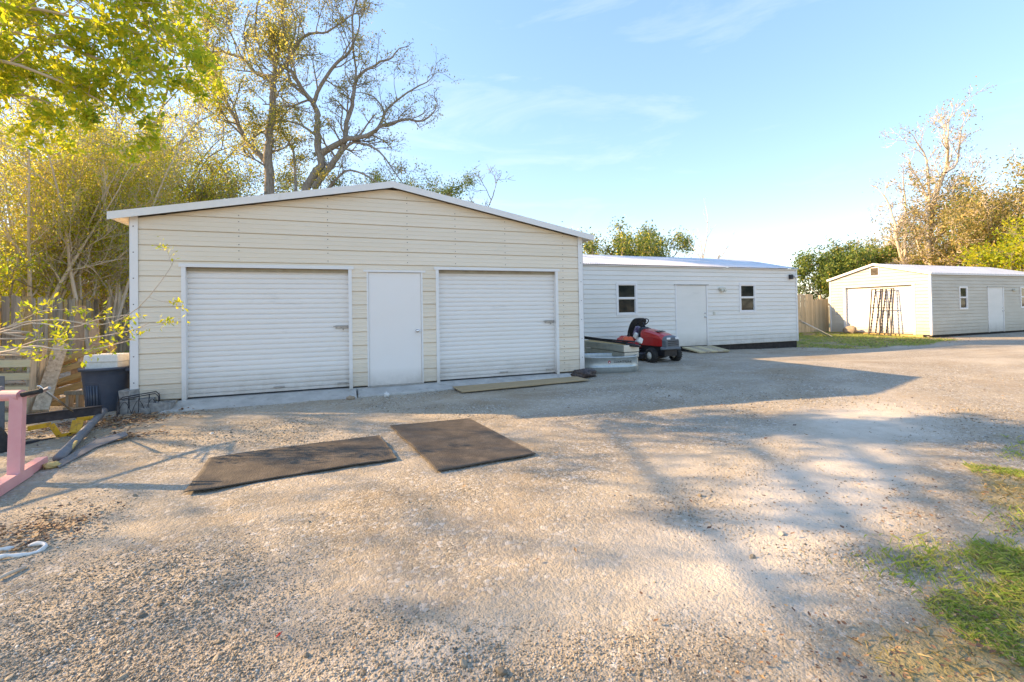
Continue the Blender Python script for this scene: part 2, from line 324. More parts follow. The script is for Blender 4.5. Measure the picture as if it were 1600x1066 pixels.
big = N('ShaderNodeTexNoise', Scale=0.8, Detail=6.0, Roughness=0.65); med = N('ShaderNodeTexNoise', Scale=6.0, Detail=6.0, Roughness=0.65); fin = N('ShaderNodeTexNoise', Scale=160.0, Detail=3.0)
for q in (v1, v2, v3, big, med, fin): l(t.outputs['Object'], q.inputs['Vector'])
sep1 = n.new('ShaderNodeSeparateColor'); l(v1.outputs['Color'], sep1.inputs[0]); sep2 = n.new('ShaderNodeSeparateColor'); l(v2.outputs['Color'], sep2.inputs[0])
base = ramp(med.outputs['Fac'], [(.3, (.27, .22, .15)), (.5, (.37, .31, .22)), (.7, (.47, .40, .295))])
peb = ramp(sep1.outputs[0], [(0, (.12, .105, .08)), (.5, (.34, .285, .205)), (.85, (.46, .39, .295)), (1, (.66, .62, .54))])
peb2 = ramp(sep2.outputs[0], [(0, (.20, .185, .165)), (.6, (.34, .31, .27)), (1, (.62, .60, .56))])
gmask = ramp(big.outputs['Fac'], [(.40, (.25, .25, .25)), (.62, (.9, .9, .9))])
col = mix(gmask, base, peb); 
cov2 = ramp(sep2.outputs[1], [(.62, (0, 0, 0)), (.66, (.7, .7, .7))]); col = mix(cov2, col, peb2)
col = mix(ramp(big.outputs['Fac'], [(.3, (.55, .55, .55)), (.6, (0, 0, 0))]), col, (.37, .32, .26))
soil = N('ShaderNodeTexNoise', Scale=0.55, Detail=7.0, Roughness=0.7, Distortion=0.8); l(t.outputs['Object'], soil.inputs['Vector'])
col = mix(ramp(soil.outputs['Fac'], [(.50, (0, 0, 0)), (.66, (.6, .6, .6))]), col, (.30, .225, .135))
wear = N('ShaderNodeTexNoise', Scale=0.42, Detail=6.0, Roughness=0.6, Distortion=0.4); mpw = n.new('ShaderNodeMapping'); mpw.inputs['Scale'].default_value = (.6, 1.6, 1); mpw.inputs['Location'].default_value = (3, 7, 0); l(t.outputs['Object'], mpw.inputs[0]); l(mpw.outputs[0], wear.inputs['Vector'])
col = mix(ramp(wear.outputs['Fac'], [(.52, (0, 0, 0)), (.68, (.65, .65, .65))]), col, (.50, .435, .335))
a_s = n.new('ShaderNodeAttribute'); a_s.attribute_name = 'sand'; a_g = n.new('ShaderNodeAttribute'); a_g.attribute_name = 'grass'
sandc = ramp(med.outputs['Fac'], [(.3, (.53, .46, .36)), (.7, (.65, .575, .475))]); col = mix(a_s.outputs['Fac'], col, sandc)
grc = ramp(med.outputs['Fac'], [(.3, (.20, .18, .08)), (.5, (.30, .25, .13)), (.7, (.44, .37, .25))])
col = mix(a_g.outputs['Fac'], col, grc); l(col, b.inputs['Base Color'])
h1 = n.new('ShaderNodeMath'); h1.operation = 'MULTIPLY_ADD'; h1.inputs[1].default_value = -1.0; h1.inputs[2].default_value = 1.0; l(v1.outputs['Distance'], h1.inputs[0])
h2 = n.new('ShaderNodeMath'); h2.operation = 'MULTIPLY_ADD'; h2.inputs[1].default_value = -1.2; l(v2.outputs['Distance'], h2.inputs[0]); l(h1.outputs[0], h2.inputs[2])
h3 = n.new('ShaderNodeMath'); h3.operation = 'ADD'; l(h2.outputs[0], h3.inputs[0]); l(fin.outputs['Fac'], h3.inputs[1])
bm = n.new('ShaderNodeBump'); bm.inputs['Strength'].default_value = 0.6; bm.inputs['Distance'].default_value = 0.006; l(h3.outputs[0], bm.inputs['Height'])
l(bm.outputs[0], b.inputs['Normal']); MATS['ground'] = gm
ground = struct(npmesh('ground', np.stack([GX, GY, GZ], 1), FG, 'ground', smooth=True))
for nm, arr in (('sand', sandmask(GX, GY)), ('grass', grassmask(GX, GY))):
    at_ = ground.data.attributes.new(nm, 'FLOAT', 'POINT'); at_.data.foreach_set('value', arr.astype(np.float32))

# instanced scatter through geometry nodes (stones, leaves): one object each
def scatter(name, pts, scl, rot, protos, mat_name):
    me = bpy.data.meshes.new(name); me.vertices.add(len(pts)); me.vertices.foreach_set('co', np.asarray(pts, dtype=np.float32).ravel())
    for nm, a, ty in (('scl', scl, 'FLOAT_VECTOR'), ('rot', rot, 'FLOAT_VECTOR')):
        q = me.attributes.new(nm, ty, 'POINT'); q.data.foreach_set('vector', np.asarray(a, dtype=np.float32).ravel())
    q = me.attributes.new('pick', 'INT', 'POINT'); q.data.foreach_set('value', RNG.integers(0, len(protos), len(pts)).astype(np.int32))
    me.materials.append(MATS[mat_name]); o = bpy.data.objects.new(name, me); COL.objects.link(o)
    ng = bpy.data.node_groups.new(name+'_nodes', 'GeometryNodeTree')
    ng.interface.new_socket('Geometry', in_out='INPUT', socket_type='NodeSocketGeometry'); ng.interface.new_socket('Geometry', in_out='OUTPUT', socket_type='NodeSocketGeometry')
    gi = ng.nodes.new('NodeGroupInput'); go = ng.nodes.new('NodeGroupOutput'); ip = ng.nodes.new('GeometryNodeInstanceOnPoints')
    gg = ng.nodes.new('GeometryNodeGeometryToInstance')
    for p in reversed(protos):
        oi = ng.nodes.new('GeometryNodeObjectInfo'); oi.inputs['Object'].default_value = p; oi.inputs['As Instance'].default_value = True
        ng.links.new(oi.outputs['Geometry'], gg.inputs[0])
    ng.links.new(gi.outputs[0], ip.inputs['Points']); ng.links.new(gg.outputs[0], ip.inputs['Instance']); ip.inputs['Pick Instance'].default_value = True
    def named(nm, ty):
        q = ng.nodes.new('GeometryNodeInputNamedAttribute'); q.data_type = ty; q.inputs['Name'].default_value = nm; return q.outputs[0]
    ng.links.new(named('pick', 'INT'), ip.inputs['Instance Index'])
    e2r = ng.nodes.new('FunctionNodeEulerToRotation'); ng.links.new(named('rot', 'FLOAT_VECTOR'), e2r.inputs[0]); ng.links.new(e2r.outputs[0], ip.inputs['Rotation'])
    ng.links.new(named('scl', 'FLOAT_VECTOR'), ip.inputs['Scale']); ng.links.new(ip.outputs[0], go.inputs[0])
    md = o.modifiers.new('scatter', 'NODES'); md.node_group = ng
    return stuff(o)
def stone_proto(k, m):
    import bmesh
    bm_ = bmesh.new(); bmesh.ops.create_icosphere(bm_, subdivisions=1 if k < 3 else 2, radius=0.5)
    rr = random.Random(k)
    for v in bm_.verts: v.co *= rr.uniform(.72, 1.12)
    me = bpy.data.meshes.new('pebble'); bm_.to_mesh(me); bm_.free(); me.materials.append(MATS[m]); return bpy.data.objects.new('pebble', me)
sm = bpy.data.materials.new('gravel'); sm.use_nodes = True; nn = sm.node_tree.nodes; bb = nn['Principled BSDF']; bb.inputs['Roughness'].default_value = .9; bb.inputs['Specular IOR Level'].default_value = .2
oi_ = nn.new('ShaderNodeObjectInfo'); rr_ = nn.new('ShaderNodeValToRGB')
for c in range(3): rr_.color_ramp.elements.new(.5)
for e, (p, c) in zip(rr_.color_ramp.elements, [(0, (.13, .115, .09)), (.3, (.28, .235, .17)), (.7, (.40, .335, .245)), (.96, (.48, .42, .335)), (1, (.68, .64, .57))]): e.position = p; e.color = (*c, 1)
sm.node_tree.links.new(oi_.outputs['Random'], rr_.inputs[0]); sm.node_tree.links.new(rr_.outputs[0], bb.inputs['Base Color']); MATS['gravel'] = sm
protos = [stone_proto(k, 'gravel') for k in range(4)]
def raypts(num, ylo, yhi, x0=-60, x1=1660):
    px = RNG.uniform(x0, x1, num); py = RNG.uniform(ylo, yhi, num)
    d = fw[None]+rt[None]*((px-800-SX)/F)[:, None]-up[None]*((py-533-SY)/F)[:, None]
    tt = (-.1-CAM[2])/d[:, 2]; P = CAM[None]+d*tt[:, None]; return P, tt
def gravel(num, ylo, yhi, smin, smax, dens):
    P, D = raypts(num, ylo, yhi)
    x, y = P[:, 0], P[:, 1]
    g = grassmask(x, y); s = sandmask(x, y); cl = fbm(x, y, 0.9, 30)
    keep = (RNG.random(len(x)) < np.clip((cl-.36)*5, .12, 1)*dens*(1-.9*s)*(1-.93*g)) & ~((x > -.1) & (x < 7.45) & (y > -.25) & (y < 8)) & (D < 16)
    P = P[keep]; x, y = P[:, 0], P[:, 1]; cl = cl[keep]
    r = RNG.random(len(x)); sz = smin+(smax-smin)*r**3*(.5+1.2*np.clip((cl-.4)*4, 0, 1))
    z = hg(x, y)+.022*(fbm(x, y, 2.3, 1)-.5)+.012*(fbm(x, y, 9, 2)-.5)
    P = np.stack([x, y, z+sz*.12], 1)
    S = np.stack([sz*RNG.uniform(.8, 1.5, len(x)), sz*RNG.uniform(.7, 1.2, len(x)), sz*RNG.uniform(.45, .8, len(x))], 1)
    return P, S, RNG.uniform(0, 6.28, (len(x), 3))*np.array([.12, .12, 1])
GP = [gravel(270000, 640, 1110, .0028, .0105, .72), gravel(60000, 570, 700, .006, .018, .7), gravel(1000, 600, 1100, .011, .030, .7)]
scatter('loose_gravel', np.concatenate([g[0] for g in GP]), np.concatenate([g[1] for g in GP]), np.concatenate([g[2] for g in GP]), protos, 'gravel')

# fallen leaves
def leaf_proto(k):
    rr = random.Random(k+50); a = rr.uniform(.15, .3)
    me = bpy.data.meshes.new('fallen_leaf'); me.from_pydata([(0, -.5, 0), (.25, -.1, a*.4), (.2, .3, a*.3), (0, .5, a), (-.2, .3, a*.5), (-.25, -.1, a*.6), (0, 0, 0)], [], [(0, 1, 6), (1, 2, 6), (2, 3, 6), (3, 4, 6), (4, 5, 6), (5, 0, 6)])
    me.materials.append(MATS['litter_i']); return bpy.data.objects.new('fallen_leaf', me)
lm = bpy.data.materials.new('litter_i'); lm.use_nodes = True; nn = lm.node_tree.nodes; bb = nn['Principled BSDF']; bb.inputs['Roughness'].default_value = .8
oi_ = nn.new('ShaderNodeObjectInfo'); rr_ = nn.new('ShaderNodeValToRGB')
for c in range(2): rr_.color_ramp.elements.new(.5)
for e, (p, c) in zip(rr_.color_ramp.elements, [(0, (.07, .04, .03)), (.4, (.20, .11, .06)), (.8, (.36, .22, .11)), (1, (.50, .30, .12))]): e.position = p; e.color = (*c, 1)
lm.node_tree.links.new(oi_.outputs['Random'], rr_.inputs[0]); lm.node_tree.links.new(rr_.outputs[0], bb.inputs['Base Color']); MATS['litter_i'] = lm
lprotos = [leaf_proto(k) for k in range(3)]
xs = []; ys = []; ss = []
def clump(cx, cy, sx, sy, num, s0=.03, s1=.07):
    xs.append(RNG.normal(cx, sx, num)); ys.append(RNG.normal(cy, sy, num)); ss.append(RNG.uniform(s0, s1, num))
clump(0.15, -.75, .35, .25, 500); clump(1.2, -4.35, .16, .16, 260, .02, .05); clump(.7, -1.75, .16, .1, 70); clump(-.2, -1.1, .4, .3, 240)
clump(5.0, -7.05, .7, .16, 520, .008, .028); clump(7, -6.3, 1.2, .4, 260, .012, .035); clump(5.0, -6.75, .6, .2, 90, .008, .024); clump(22, 3.2, 2.5, .6, 500, .04, .09)
clump(-3, 4, 1.5, 3, 500, .04, .09); clump(4.5, -4.5, 3, 2, 90, .01, .03); clump(9, -4, 2.5, 1, 120, .02, .05); clump(3.4, -.7, 1.6, .25, 40, .015, .04)
xs = np.concatenate(xs); ys = np.concatenate(ys); ss = np.concatenate(ss)
k = ~((xs > -.05) & (xs < 7.4) & (ys > -.1) & (ys < 8)); xs, ys, ss = xs[k], ys[k], ss[k]
scatter('leaf_litter', np.stack([xs, ys, hg(xs, ys)+.018], 1), np.stack([ss]*3, 1), RNG.uniform(-1, 1, (len(xs), 3))*np.array([.3, .3, 3.14]), lprotos, 'litter_i')

# grass blades
def blades(name, x, y, hmin, hmax, w, m, lean=.6):
    n_ = len(x); z = hg(x, y)-.004; a = RNG.uniform(0, 6.28, n_); h = RNG.uniform(hmin, hmax, n_); le = h*RNG.uniform(.1, lean, n_)*2; b_ = RNG.uniform(0, 6.28, n_)
    ww = w*RNG.uniform(.6, 1.4, n_); dx, dy = np.cos(a)*ww, np.sin(a)*ww; lx, ly = np.cos(b_)*le, np.sin(b_)*le
    V = np.stack([np.stack([x-dx, y-dy, z], 1), np.stack([x+dx, y+dy, z], 1), np.stack([x+dx*.6+lx*.4, y+dy*.6+ly*.4, z+h*.65], 1), np.stack([x+lx, y+ly, z+h], 1)], 1).reshape(-1, 3)
    i = np.arange(n_)*4; return stuff(npmesh(name, V, np.stack([i, i+1, i+2, i+3], 1), m))
def grass_pts(num, x0, x1, y0, y1, thr, o):
    x = RNG.uniform(x0, x1, num); y = RNG.uniform(y0, y1, num); k_ = (grassmask(x, y) > .4) & (fbm(x, y, 1.3, o) > thr); return x[k_], y[k_]
x1_, y1_ = grass_pts(420000, 5.4, 13, -9, -4.6, .38, 40); blades('grass', x1_, y1_, .010, .036, .0015, 'grass_blade', 1.0)
x2_, y2_ = grass_pts(80000, 4.0, 14, -9.5, -4.6, .30, 44); blades('dry_grass', x2_, y2_, .008, .03, .0022, 'grass_dry', 1.6)
x3_, y3_ = grass_pts(26000, 17.9, 26, 1.6, 9, .34, 47); blades('grass_strip', x3_, y3_, .02, .07, .008, 'grass_blade', .8)
gx_ = []; gy_ = []
for cx, cy in ((5.72, -6.62), (6.0, -6.75), (5.95, -6.60), (6.5, -6.75), (8.6, -5.95), (9.3, -5.8), (6.3, -6.9), (7.0, -6.6)):
    gx_.append(RNG.normal(cx, .16, 260)); gy_.append(RNG.normal(cy, .09, 260))
blades('grass_tufts', np.concatenate(gx_), np.concatenate(gy_), .015, .05, .0014, 'grass_blade', .8)
x4_ = RNG.uniform(-14, -4.4, 9000); y4_ = RNG.uniform(-3, 18, 9000); blades('fence_side_grass', x4_, y4_, .05, .25, .01, 'grass_blade', .5)

# ------------------------------------------------------------------ siding and buildings
def prof_metal(h):
    P = [(0, -.016), (.012, -.016), (.0135, .013), (.026, .014), (.032, .006), (.085, .006), (.09, .010), (.10, .010), (.105, .006), (.155, .006), (.16, .010), (.17, .010), (.175, .006), (h-.001, .006), (h, -.016)]
    return P
def prof_lap(h): return [(0, -.012), (.009, -.012), (.0105, .015), (.02, .0145), (h-.001, .002), (h, -.012)]
def siding(parent, m, O, u, nrm, u0, u1, z0, h, nc, topf, opens, prof, rng_l=None):
    """courses of siding as separate pieces; topf(u-> z limit) given as left/right limits per height"""
    P = prof(h); O = Vector(O); u = Vector(u); nrm = Vector(nrm)
    for c in range(nc):
        lo = z0+c*h; hi = lo+h
        lims = topf(lo)
        if lims is None: continue
        br = sorted(set([u0-9, u1+9]+[e for o_ in opens for e in (o_[0], o_[1])]))
        segs = []
        for a, b_ in zip(br[:-1], br[1:]):
            mid = (a+b_)/2; rngs = [(lo, hi)]
            for o_ in opens:
                if o_[0] <= mid <= o_[1]:
                    new = []
                    for p, q in rngs:
                        if o_[3] <= p or o_[2] >= q: new.append((p, q)); continue
                        if o_[3] < q: new.append((o_[3], q))
                        if o_[2] > p: new.append((p, o_[2]))
                    rngs = new
            for p, q in rngs:
                if q-p < .004: continue
                for s_ in segs:
                    if abs(s_[1]-a) < 1e-6 and abs(s_[2]-p) < 1e-6 and abs(s_[3]-q) < 1e-6: s_[1] = b_; break
                else: segs.append([a, b_, p, q])
        for a, b_, p, q in segs:
            zz = [p]+[lo+d for d, _ in P if p+1e-4 < lo+d < q-1e-4]+[q]
            rows = []
            for z in zz:
                oo = np.interp(z-lo, [d for d, _ in P], [w for _, w in P])
                lm_ = topf(z)
                if lm_ is None: break
                ua, ub = max(a, lm_[0]), min(b_, lm_[1])
                if ub < ua: ub = ua
                rows.append([(O+u*ua+nrm*oo+Vector((0, 0, z))), (O+u*ub+nrm*oo+Vector((0, 0, z)))])
            if len(rows) < 2 or max((r_[1]-r_[0]).length for r_ in rows) < .02: continue
            mb = MB(); mb.loops([list(r_) for r_ in rows], close=False, cap0=False, cap1=False)
            mb.build('siding_panel', m, parent)
def gable(u0, u1, ze, zr):
    mid = (u0+u1)/2
    def f(z):
        if z <= ze: return (u0, u1)
        if z >= zr: return None
        k_ = (z-ze)/(zr-ze); return (u0+(mid-u0)*k_, u1-(u1-mid)*k_)
    return f
def rect(u0, u1, zt): return lambda z: (u0, u1) if z <= zt+1e-6 else None

GL = thing('garage', 'large cream metal garage with two white roll-up doors and a plain white door', 'garage', (3.66, 0, 0))
GW, GH, GD, GR = 7.32, 2.70, 7.3, 3.42
LD = (.62, 2.97); PD = (3.22, 4.155); RD = (4.40, 6.77)
opens = [(LD[0], LD[1], -1, 2.03), (PD[0], PD[1], -1, 1.985), (RD[0], RD[1], -1, 2.05)]
siding(GL, 'cream_metal', (0, 0, 0), (1, 0, 0), (0, -1, 0), 0, GW, .02, .2286, 16, gable(.04, GW-.04, GH, GR), opens, prof_metal)
siding(GL, 'cream_metal', (0, 0, 0), (0, 1, 0), (-1, 0, 0), 0, GD, .02, .2286, 12, rect(.04, GD, GH+.02), [], prof_metal)
siding(GL, 'cream_metal', (GW, 0, 0), (0, 1, 0), (1, 0, 0), 0, GD, .02, .2286, 12, rect(.04, GD, GH+.02), [], prof_metal)
mb = MB(); mb.add([(0, GD, 0), (GW, GD, 0), (GW, GD, GH), (GW/2, GD, GR), (0, GD, GH), (0, GD+.05, 0), (GW, GD+.05, 0), (GW, GD+.05, GH), (GW/2, GD+.05, GR), (0, GD+.05, GH)],
    [(0, 1, 2, 3, 4), (9, 8, 7, 6, 5), (0, 5, 6, 1), (1, 6, 7, 2), (2, 7, 8, 3), (3, 8, 9, 4), (4, 9, 5, 0)]); mb.build('back_wall', 'cream_metal', GL)
# inner lining keeps the garage dark behind the sheets
for a, b_ in (((.03, .35, 0), (.05, GD-.01, GH-.02)), ((GW-.05, .35, 0), (GW-.03, GD-.01, GH-.02))): MB().span(a, b_).build('inner_wall', 'dark_gap', GL)
for x in (0.0, GW):
    mb = MB(); s_ = 1 if x == 0 else -1
    mb.span((x-.02*s_, -.022, -.05 if x == 0 else 0.0), (x+.085*s_, -.0175, GH+.03)); mb.span((x-.02*s_, -.022, 0), (x-.016*s_, .07, GH+.03)); mb.build('corner_trim', 'white_trim', GL)
# roof: two ribbed sheets, fascia boards
OV = .22
def roof_sheet(x0, z0, x1, z1, y0, y1, parent, m, pitch=.2286, amp=.018, name='roof_panel', th=.0):
    mb = MB(); ys_ = [y0]; y = y0
    rows0 = []; rows1 = []
    while y < y1-.001:
        for dy, a in ((0, 0), (pitch*.78, 0), (pitch*.84, amp), (pitch*.94, amp)):
            if y+dy <= y1: rows0.append((x0, y+dy, z0+a)); rows1.append((x1, y+dy, z1+a))
        y += pitch
    rows0.append((x0, y1, z0)); rows1.append((x1, y1, z1))
    mb.loops([rows0, rows1], close=False, cap0=False, cap1=False); return mb.build(name, m, parent)
for s_ in (-1, 1):
    xe = GW/2+s_*(GW/2+OV); sl_ = (GR-GH)/(GW/2); ze = GH-OV*sl_+.07
    roof_sheet(GW/2, GR+.07, xe, ze, -.14, GD+.15, GL, 'roof_metal')
    roof_sheet(GW/2, GR+.045, xe, ze-.025, -.13, GD+.14, GL, 'cream_metal', name='soffit', amp=-.01)
    mb = MB(); mb.add([(GW/2, -.15, GR+.095), (GW/2, -.15, GR-.015), (xe, -.15, ze-.085), (xe, -.15, ze+.025), (GW/2, -.143, GR+.095), (GW/2, -.143, GR-.015), (xe, -.143, ze-.085), (xe, -.143, ze+.025)],
        [(0, 1, 2, 3), (7, 6, 5, 4), (0, 3, 7, 4), (1, 5, 6, 2), (3, 2, 6, 7), (0, 4, 5, 1)])
    mb.add([(GW/2, -.15, GR+.095), (xe, -.15, ze+.025), (xe, -.05, ze+.027), (GW/2, -.05, GR+.097)], [(0, 1, 2, 3), (3, 2, 1, 0)])
    mb.build('fascia', 'white_trim', GL)
    MB().span((xe-.004*s_, -.14, ze-.06), (xe, GD+.15, ze+.01)).build('eave_trim', 'white_trim', GL)
# screws, joined
mb = MB()
for x in (1.35, 2.62, 3.9, 4.75, 5.7, 6.9):
    for c in range(16):
        z = .02+.2286*c+.055; 
        for zz in (z, z+.13):
            lim = gable(.04, GW-.04, GH, GR)(zz+.02)
            if lim is None or not lim[0]+.05 < x < lim[1]-.05: continue
            if any(o_[0]-.08 < x < o_[1]+.08 and zz < o_[3]+.06 for o_ in opens): continue
            mb.lathe([(.0075, 0), (.0075, .003), (.004, .007)], (x, -.006, zz), 6, Matrix.Rotation(R(90), 3, 'X'))
for x in (.03, GW-.03):
    for c in range(7): mb.lathe([(.009, 0), (.005, .005)], (x, -.022, .3+c*.38), 6, Matrix.Rotation(R(90), 3, 'X'))
stuff(mb.build('screws', 'screw', GL))
mb = MB()
def rollup(parent, O, u, nrm, w0, w1, z0, z1, depth=.09, pitch=.0805, frame='white_trim', hasp=1, fw_=.055, m='curtain_white'):
    """corrugated roll-up door in an opening: curtain, bottom bar, frame, latch, handle"""
    O = Vector(O); u = Vector(u); nn_ = Vector(nrm); P = lambda a, d, z: O+u*a+nn_*d+Vector((0, 0, z))
    d_ = parent
    mb = MB(); rows = []; z = z0+.05
    while z < z1-.01:
        for dz, o_ in ((0, -.015), (.0078, -.015), (.012, .003), (.040, .006), (.072, .003)):
            if z+dz < z1: rows.append([P(w0, -depth+o_, z+dz), P(w1, -depth+o_, z+dz)])
        z += pitch
    rows.append([P(w0, -depth, z1+.02), P(w1, -depth, z1+.02)])
    mb.loops(rows, close=False, cap0=False, cap1=False); cu = mb.build('curtain', m, d_)
    mb = MB(); mb.add([P(w0, -depth-.01, z0+.012), P(w1, -depth-.01, z0+.012), P(w1, -depth+.012, z0+.012), P(w0, -depth+.012, z0+.012), P(w0, -depth-.01, z0+.055), P(w1, -depth-.01, z0+.055), P(w1, -depth+.012, z0+.055), P(w0, -depth+.012, z0+.055)],
        [(0, 1, 2, 3), (7, 6, 5, 4), (0, 4, 5, 1), (1, 5, 6, 2), (2, 6, 7, 3), (3, 7, 4, 0)]); mb.build('bottom_bar', m, d_)
    mb = MB(); mb.beam(P(w0, -depth+.002, z0+.004), P(w1, -depth+.002, z0+.004), .02, .014); mb.build('weather_strip', 'black_rubber', d_)
    for a, s_ in ((w0, -1), (w1, 1)):
        mb = MB(); mb.beam(P(a+s_*fw_/2-s_*.01, .008, z0-.02), P(a+s_*fw_/2-s_*.01, .008, z1+.03), fw_+.0, .034, upv=nrm); mb.beam(P(a+s_*.002, -depth/2, z0), P(a+s_*.002, -depth/2, z1), .006, depth+.02, upv=nrm); mb.build('jamb', frame, d_)
    mb = MB(); mb.beam(P(w0-fw_-.02, .012, z1+.022), P(w1+fw_+.02, .012, z1+.022), .044, .05); mb.build('header_trim', frame, d_)
    MB().beam(P(w0, -depth+.028, z1-.03), P(w1, -depth+.028, z1-.03), .02, .055).build('head_stop', 'brown_trim', d_)
    if hasp:
        mb = MB(); hz = z0+1.02; hx = w1-.02
        mb.beam(P(hx-.20, -depth+.02, hz), P(hx, -depth+.02, hz), .012, .055); mb.beam(P(hx-.23, -depth+.034, hz+.012), P(hx-.02, -depth+.034, hz+.012), .016, .016); mb.beam(P(hx-.08, -depth+.04, hz-.01), P(hx-.08, -depth+.04, hz-.055), .02, .02)
        mb.build('slide_latch', 'steel_dull', d_, bevel=.002)
        MB().beam(P((w0+w1)/2, -depth+.02, z0+.08), P((w0+w1)/2+.16, -depth+.02, z0+.08), .02, .022).build('pull_handle', 'steel_dull', d_, bevel=.003)
        MB().beam(P(w1-.2, -depth+.02, z0+.07), P(w1-.05, -depth+.02, z0+.07), .02, .03).build('foot_lift', 'steel_dull', d_, bevel=.003)
def door_group(parent, name, label=None):
    mbx = MB(); return mbx
for dd, z1 in ((LD, 2.0), (RD, 2.02)):
    anchor = MB().span((dd[0]+.01, .125, 0), (dd[1]-.01, .14, z1+.02)).build('rollup_door', 'dark_gap', GL)
    rollup(anchor, (0, 0, 0), (1, 0, 0), (0, -1, 0), dd[0]+.03, dd[1]-.03, .012, z1)
# plain white door
pd = MB().span((PD[0]+.03, .012, .012), (PD[1]-.03, .05, 1.955)).build('door', 'white_door', GL, bevel=.003)
mb = MB(); mb.span((PD[0]-.0, -.012, 0), (PD[0]+.028, .06, 1.99)); mb.build('jamb', 'white_trim', pd)
MB().span((PD[1]-.028, -.012, 0), (PD[1], .06, 1.99)).build('jamb', 'white_trim', pd)
MB().span((PD[0]-.05, -.022, 1.96), (PD[1]+.05, .05, 1.995)).build('header_trim', 'white_trim', pd)
mb = MB(); mb.lathe([(.03, 0), (.03, .006), (.012, .01), (.012, .03), (.028, .038), (.03, .055), (.018, .066)], (PD[1]-.10, .012, .93), 16, Matrix.Rotation(R(90), 3, 'X')); mb.build('door_knob', 'metal_bright', pd, smooth=True)
MB().span((PD[0], -.03, .0), (PD[1], .05, .012)).build('threshold', 'steel_dull', pd)

# concrete under the garage and the apron in front
def slab_mesh():
    mb = MB(); mb.span((-.06, -.02, -.35), (GW+.06, GD+.1, -.002)); return mb
struct(slab_mesh().build('concrete_slab', 'concrete'))
mb = MB(); mb.add([(.42, -.46, -.125), (3.05, -.42, -.118), (3.03, -.022, -.004), (.55, -.022, -.004), (.42, -.46, -.3), (3.05, -.42, -.3), (3.03, -.022, -.3), (.55, -.022, -.3)], [(0, 1, 2, 3), (0, 4, 5, 1), (1, 5, 6, 2), (3, 7, 4, 0)])
mb.add([(3.07, -.36, -.092), (7.0, -.16, -.082), (7.0, -.022, -.012), (3.07, -.022, -.012), (3.07, -.36, -.3), (7.0, -.16, -.3), (7.0, -.022, -.3), (3.07, -.022, -.3)], [(0, 1, 2, 3), (0, 4, 5, 1), (1, 5, 6, 2), (3, 7, 4, 0)])
struct(mb.build('concrete_apron', 'concrete'))
# base board under the left corner
o = MB().span((.02, -.10, -.12), (.56, -.024, .02)).build('timber_beam', 'wood_grey_dark', bevel=.006); tag(o, 'weathered grey timber beam under the left end of the cream garage wall', 'timber')

# window
def window(parent, O, u, nrm, a0, a1, z0, z1, tr=.05):
    O = Vector(O); u = Vector(u); nn_ = Vector(nrm); P = lambda a, d, z: O+u*a+nn_*d+Vector((0, 0, z))
    w_ = MB(); 
    for (p, q, w, h) in (((a0, z0+tr/2), (a1, z0+tr/2), .03, tr), ((a0, z1-tr/2), (a1, z1-tr/2), .03, tr)): w_.beam(P(p[0], .012, p[1]), P(q[0], .012, q[1]), w, h)
    for a in (a0+tr/2, a1-tr/2): w_.beam(P(a, .012, z0+tr), P(a, .012, z1-tr), tr, .03, upv=nrm)
    fr = w_.build('window', 'white_trim', parent)
    zm = (z0+z1)/2+.02
    MB().beam(P(a0+tr, .006, zm), P(a1-tr, .006, zm), .028, .035).build('meeting_rail', 'white_trim', fr)
    b_ = MB()
    for za, zb, d in ((z0+tr, zm-.017, -.014), (zm+.017, z1-tr, -.004)):
        MB().beam(P((a0+a1)/2, d, za+.018), P((a0+a1)/2, d, zb-.018), a1-a0-2*tr-.04, .004, upv=nrm).build('pane', 'glass_dark', fr)
        s_ = MB()
        for z in (za+.009, zb-.009): s_.beam(P(a0+tr, d, z), P(a1-tr, d, z), .016, .018)
        for a in (a0+tr+.01, a1-tr-.01): s_.beam(P(a, d, za+.018), P(a, d, zb-.018), .02, .016, upv=nrm)
        s_.build('sash', 'white_trim', fr)
def plain_door(parent, O, u, nrm, a0, a1, z0, z1, m='white_siding', label=None):
    O = Vector(O); u = Vector(u); nn_ = Vector(nrm); P = lambda a, d, z: O+u*a+nn_*d+Vector((0, 0, z))
    d_ = MB().beam(P((a0+a1)/2, -.01, z0), P((a0+a1)/2, -.01, z1), a1-a0-.02, .04, upv=nrm).build('door', m, parent, bevel=.003)
    for a in (a0-.025, a1+.025): MB().beam(P(a, .01, z0-.02), P(a, .01, z1+.02), .05, .03, upv=nrm).build('jamb', 'white_trim', d_)
    MB().beam(P(a0-.09, .018, z1+.016), P(a1+.09, .018, z1+.016), .04, .026).build('header_trim', 'steel_dull', d_)
    M = Matrix.Rotation(R(90), 3, 'X') if abs(nrm[1]) > .5 else Matrix.Rotation(R(-90), 3, 'Y')
    k_ = P(a1-.07, .012, z0+.93); MB().lathe([(.028, 0), (.01, .01), (.01, .03), (.026, .04), (.02, .06)], k_, 12, M).build('door_knob', 'metal_bright', d_, smooth=True)
    k_ = P(a1-.07, .012, z0+1.06); MB().lathe([(.026, 0), (.024, .014)], k_, 12, M).build('deadbolt', 'metal_bright', d_, smooth=True)
def corr_roof(x0, x1, ye, ze, yr, zr, parent, m='roof_metal', pitch=.076, amp=.009, name='roof_panel'):
    k_ = int((x1-x0)/pitch*4); X = np.linspace(x0, x1, k_); A = amp*np.sin(X/pitch*2*math.pi)
    V = np.concatenate([np.stack([X, np.full(k_, y), z+A], 1) for y, z in ((ye, ze), (yr, zr))]); i = np.arange(k_-1)
    return npmesh(name, V, np.stack([i, i+1, i+1+k_, i+k_], 1), m, parent, smooth=True)

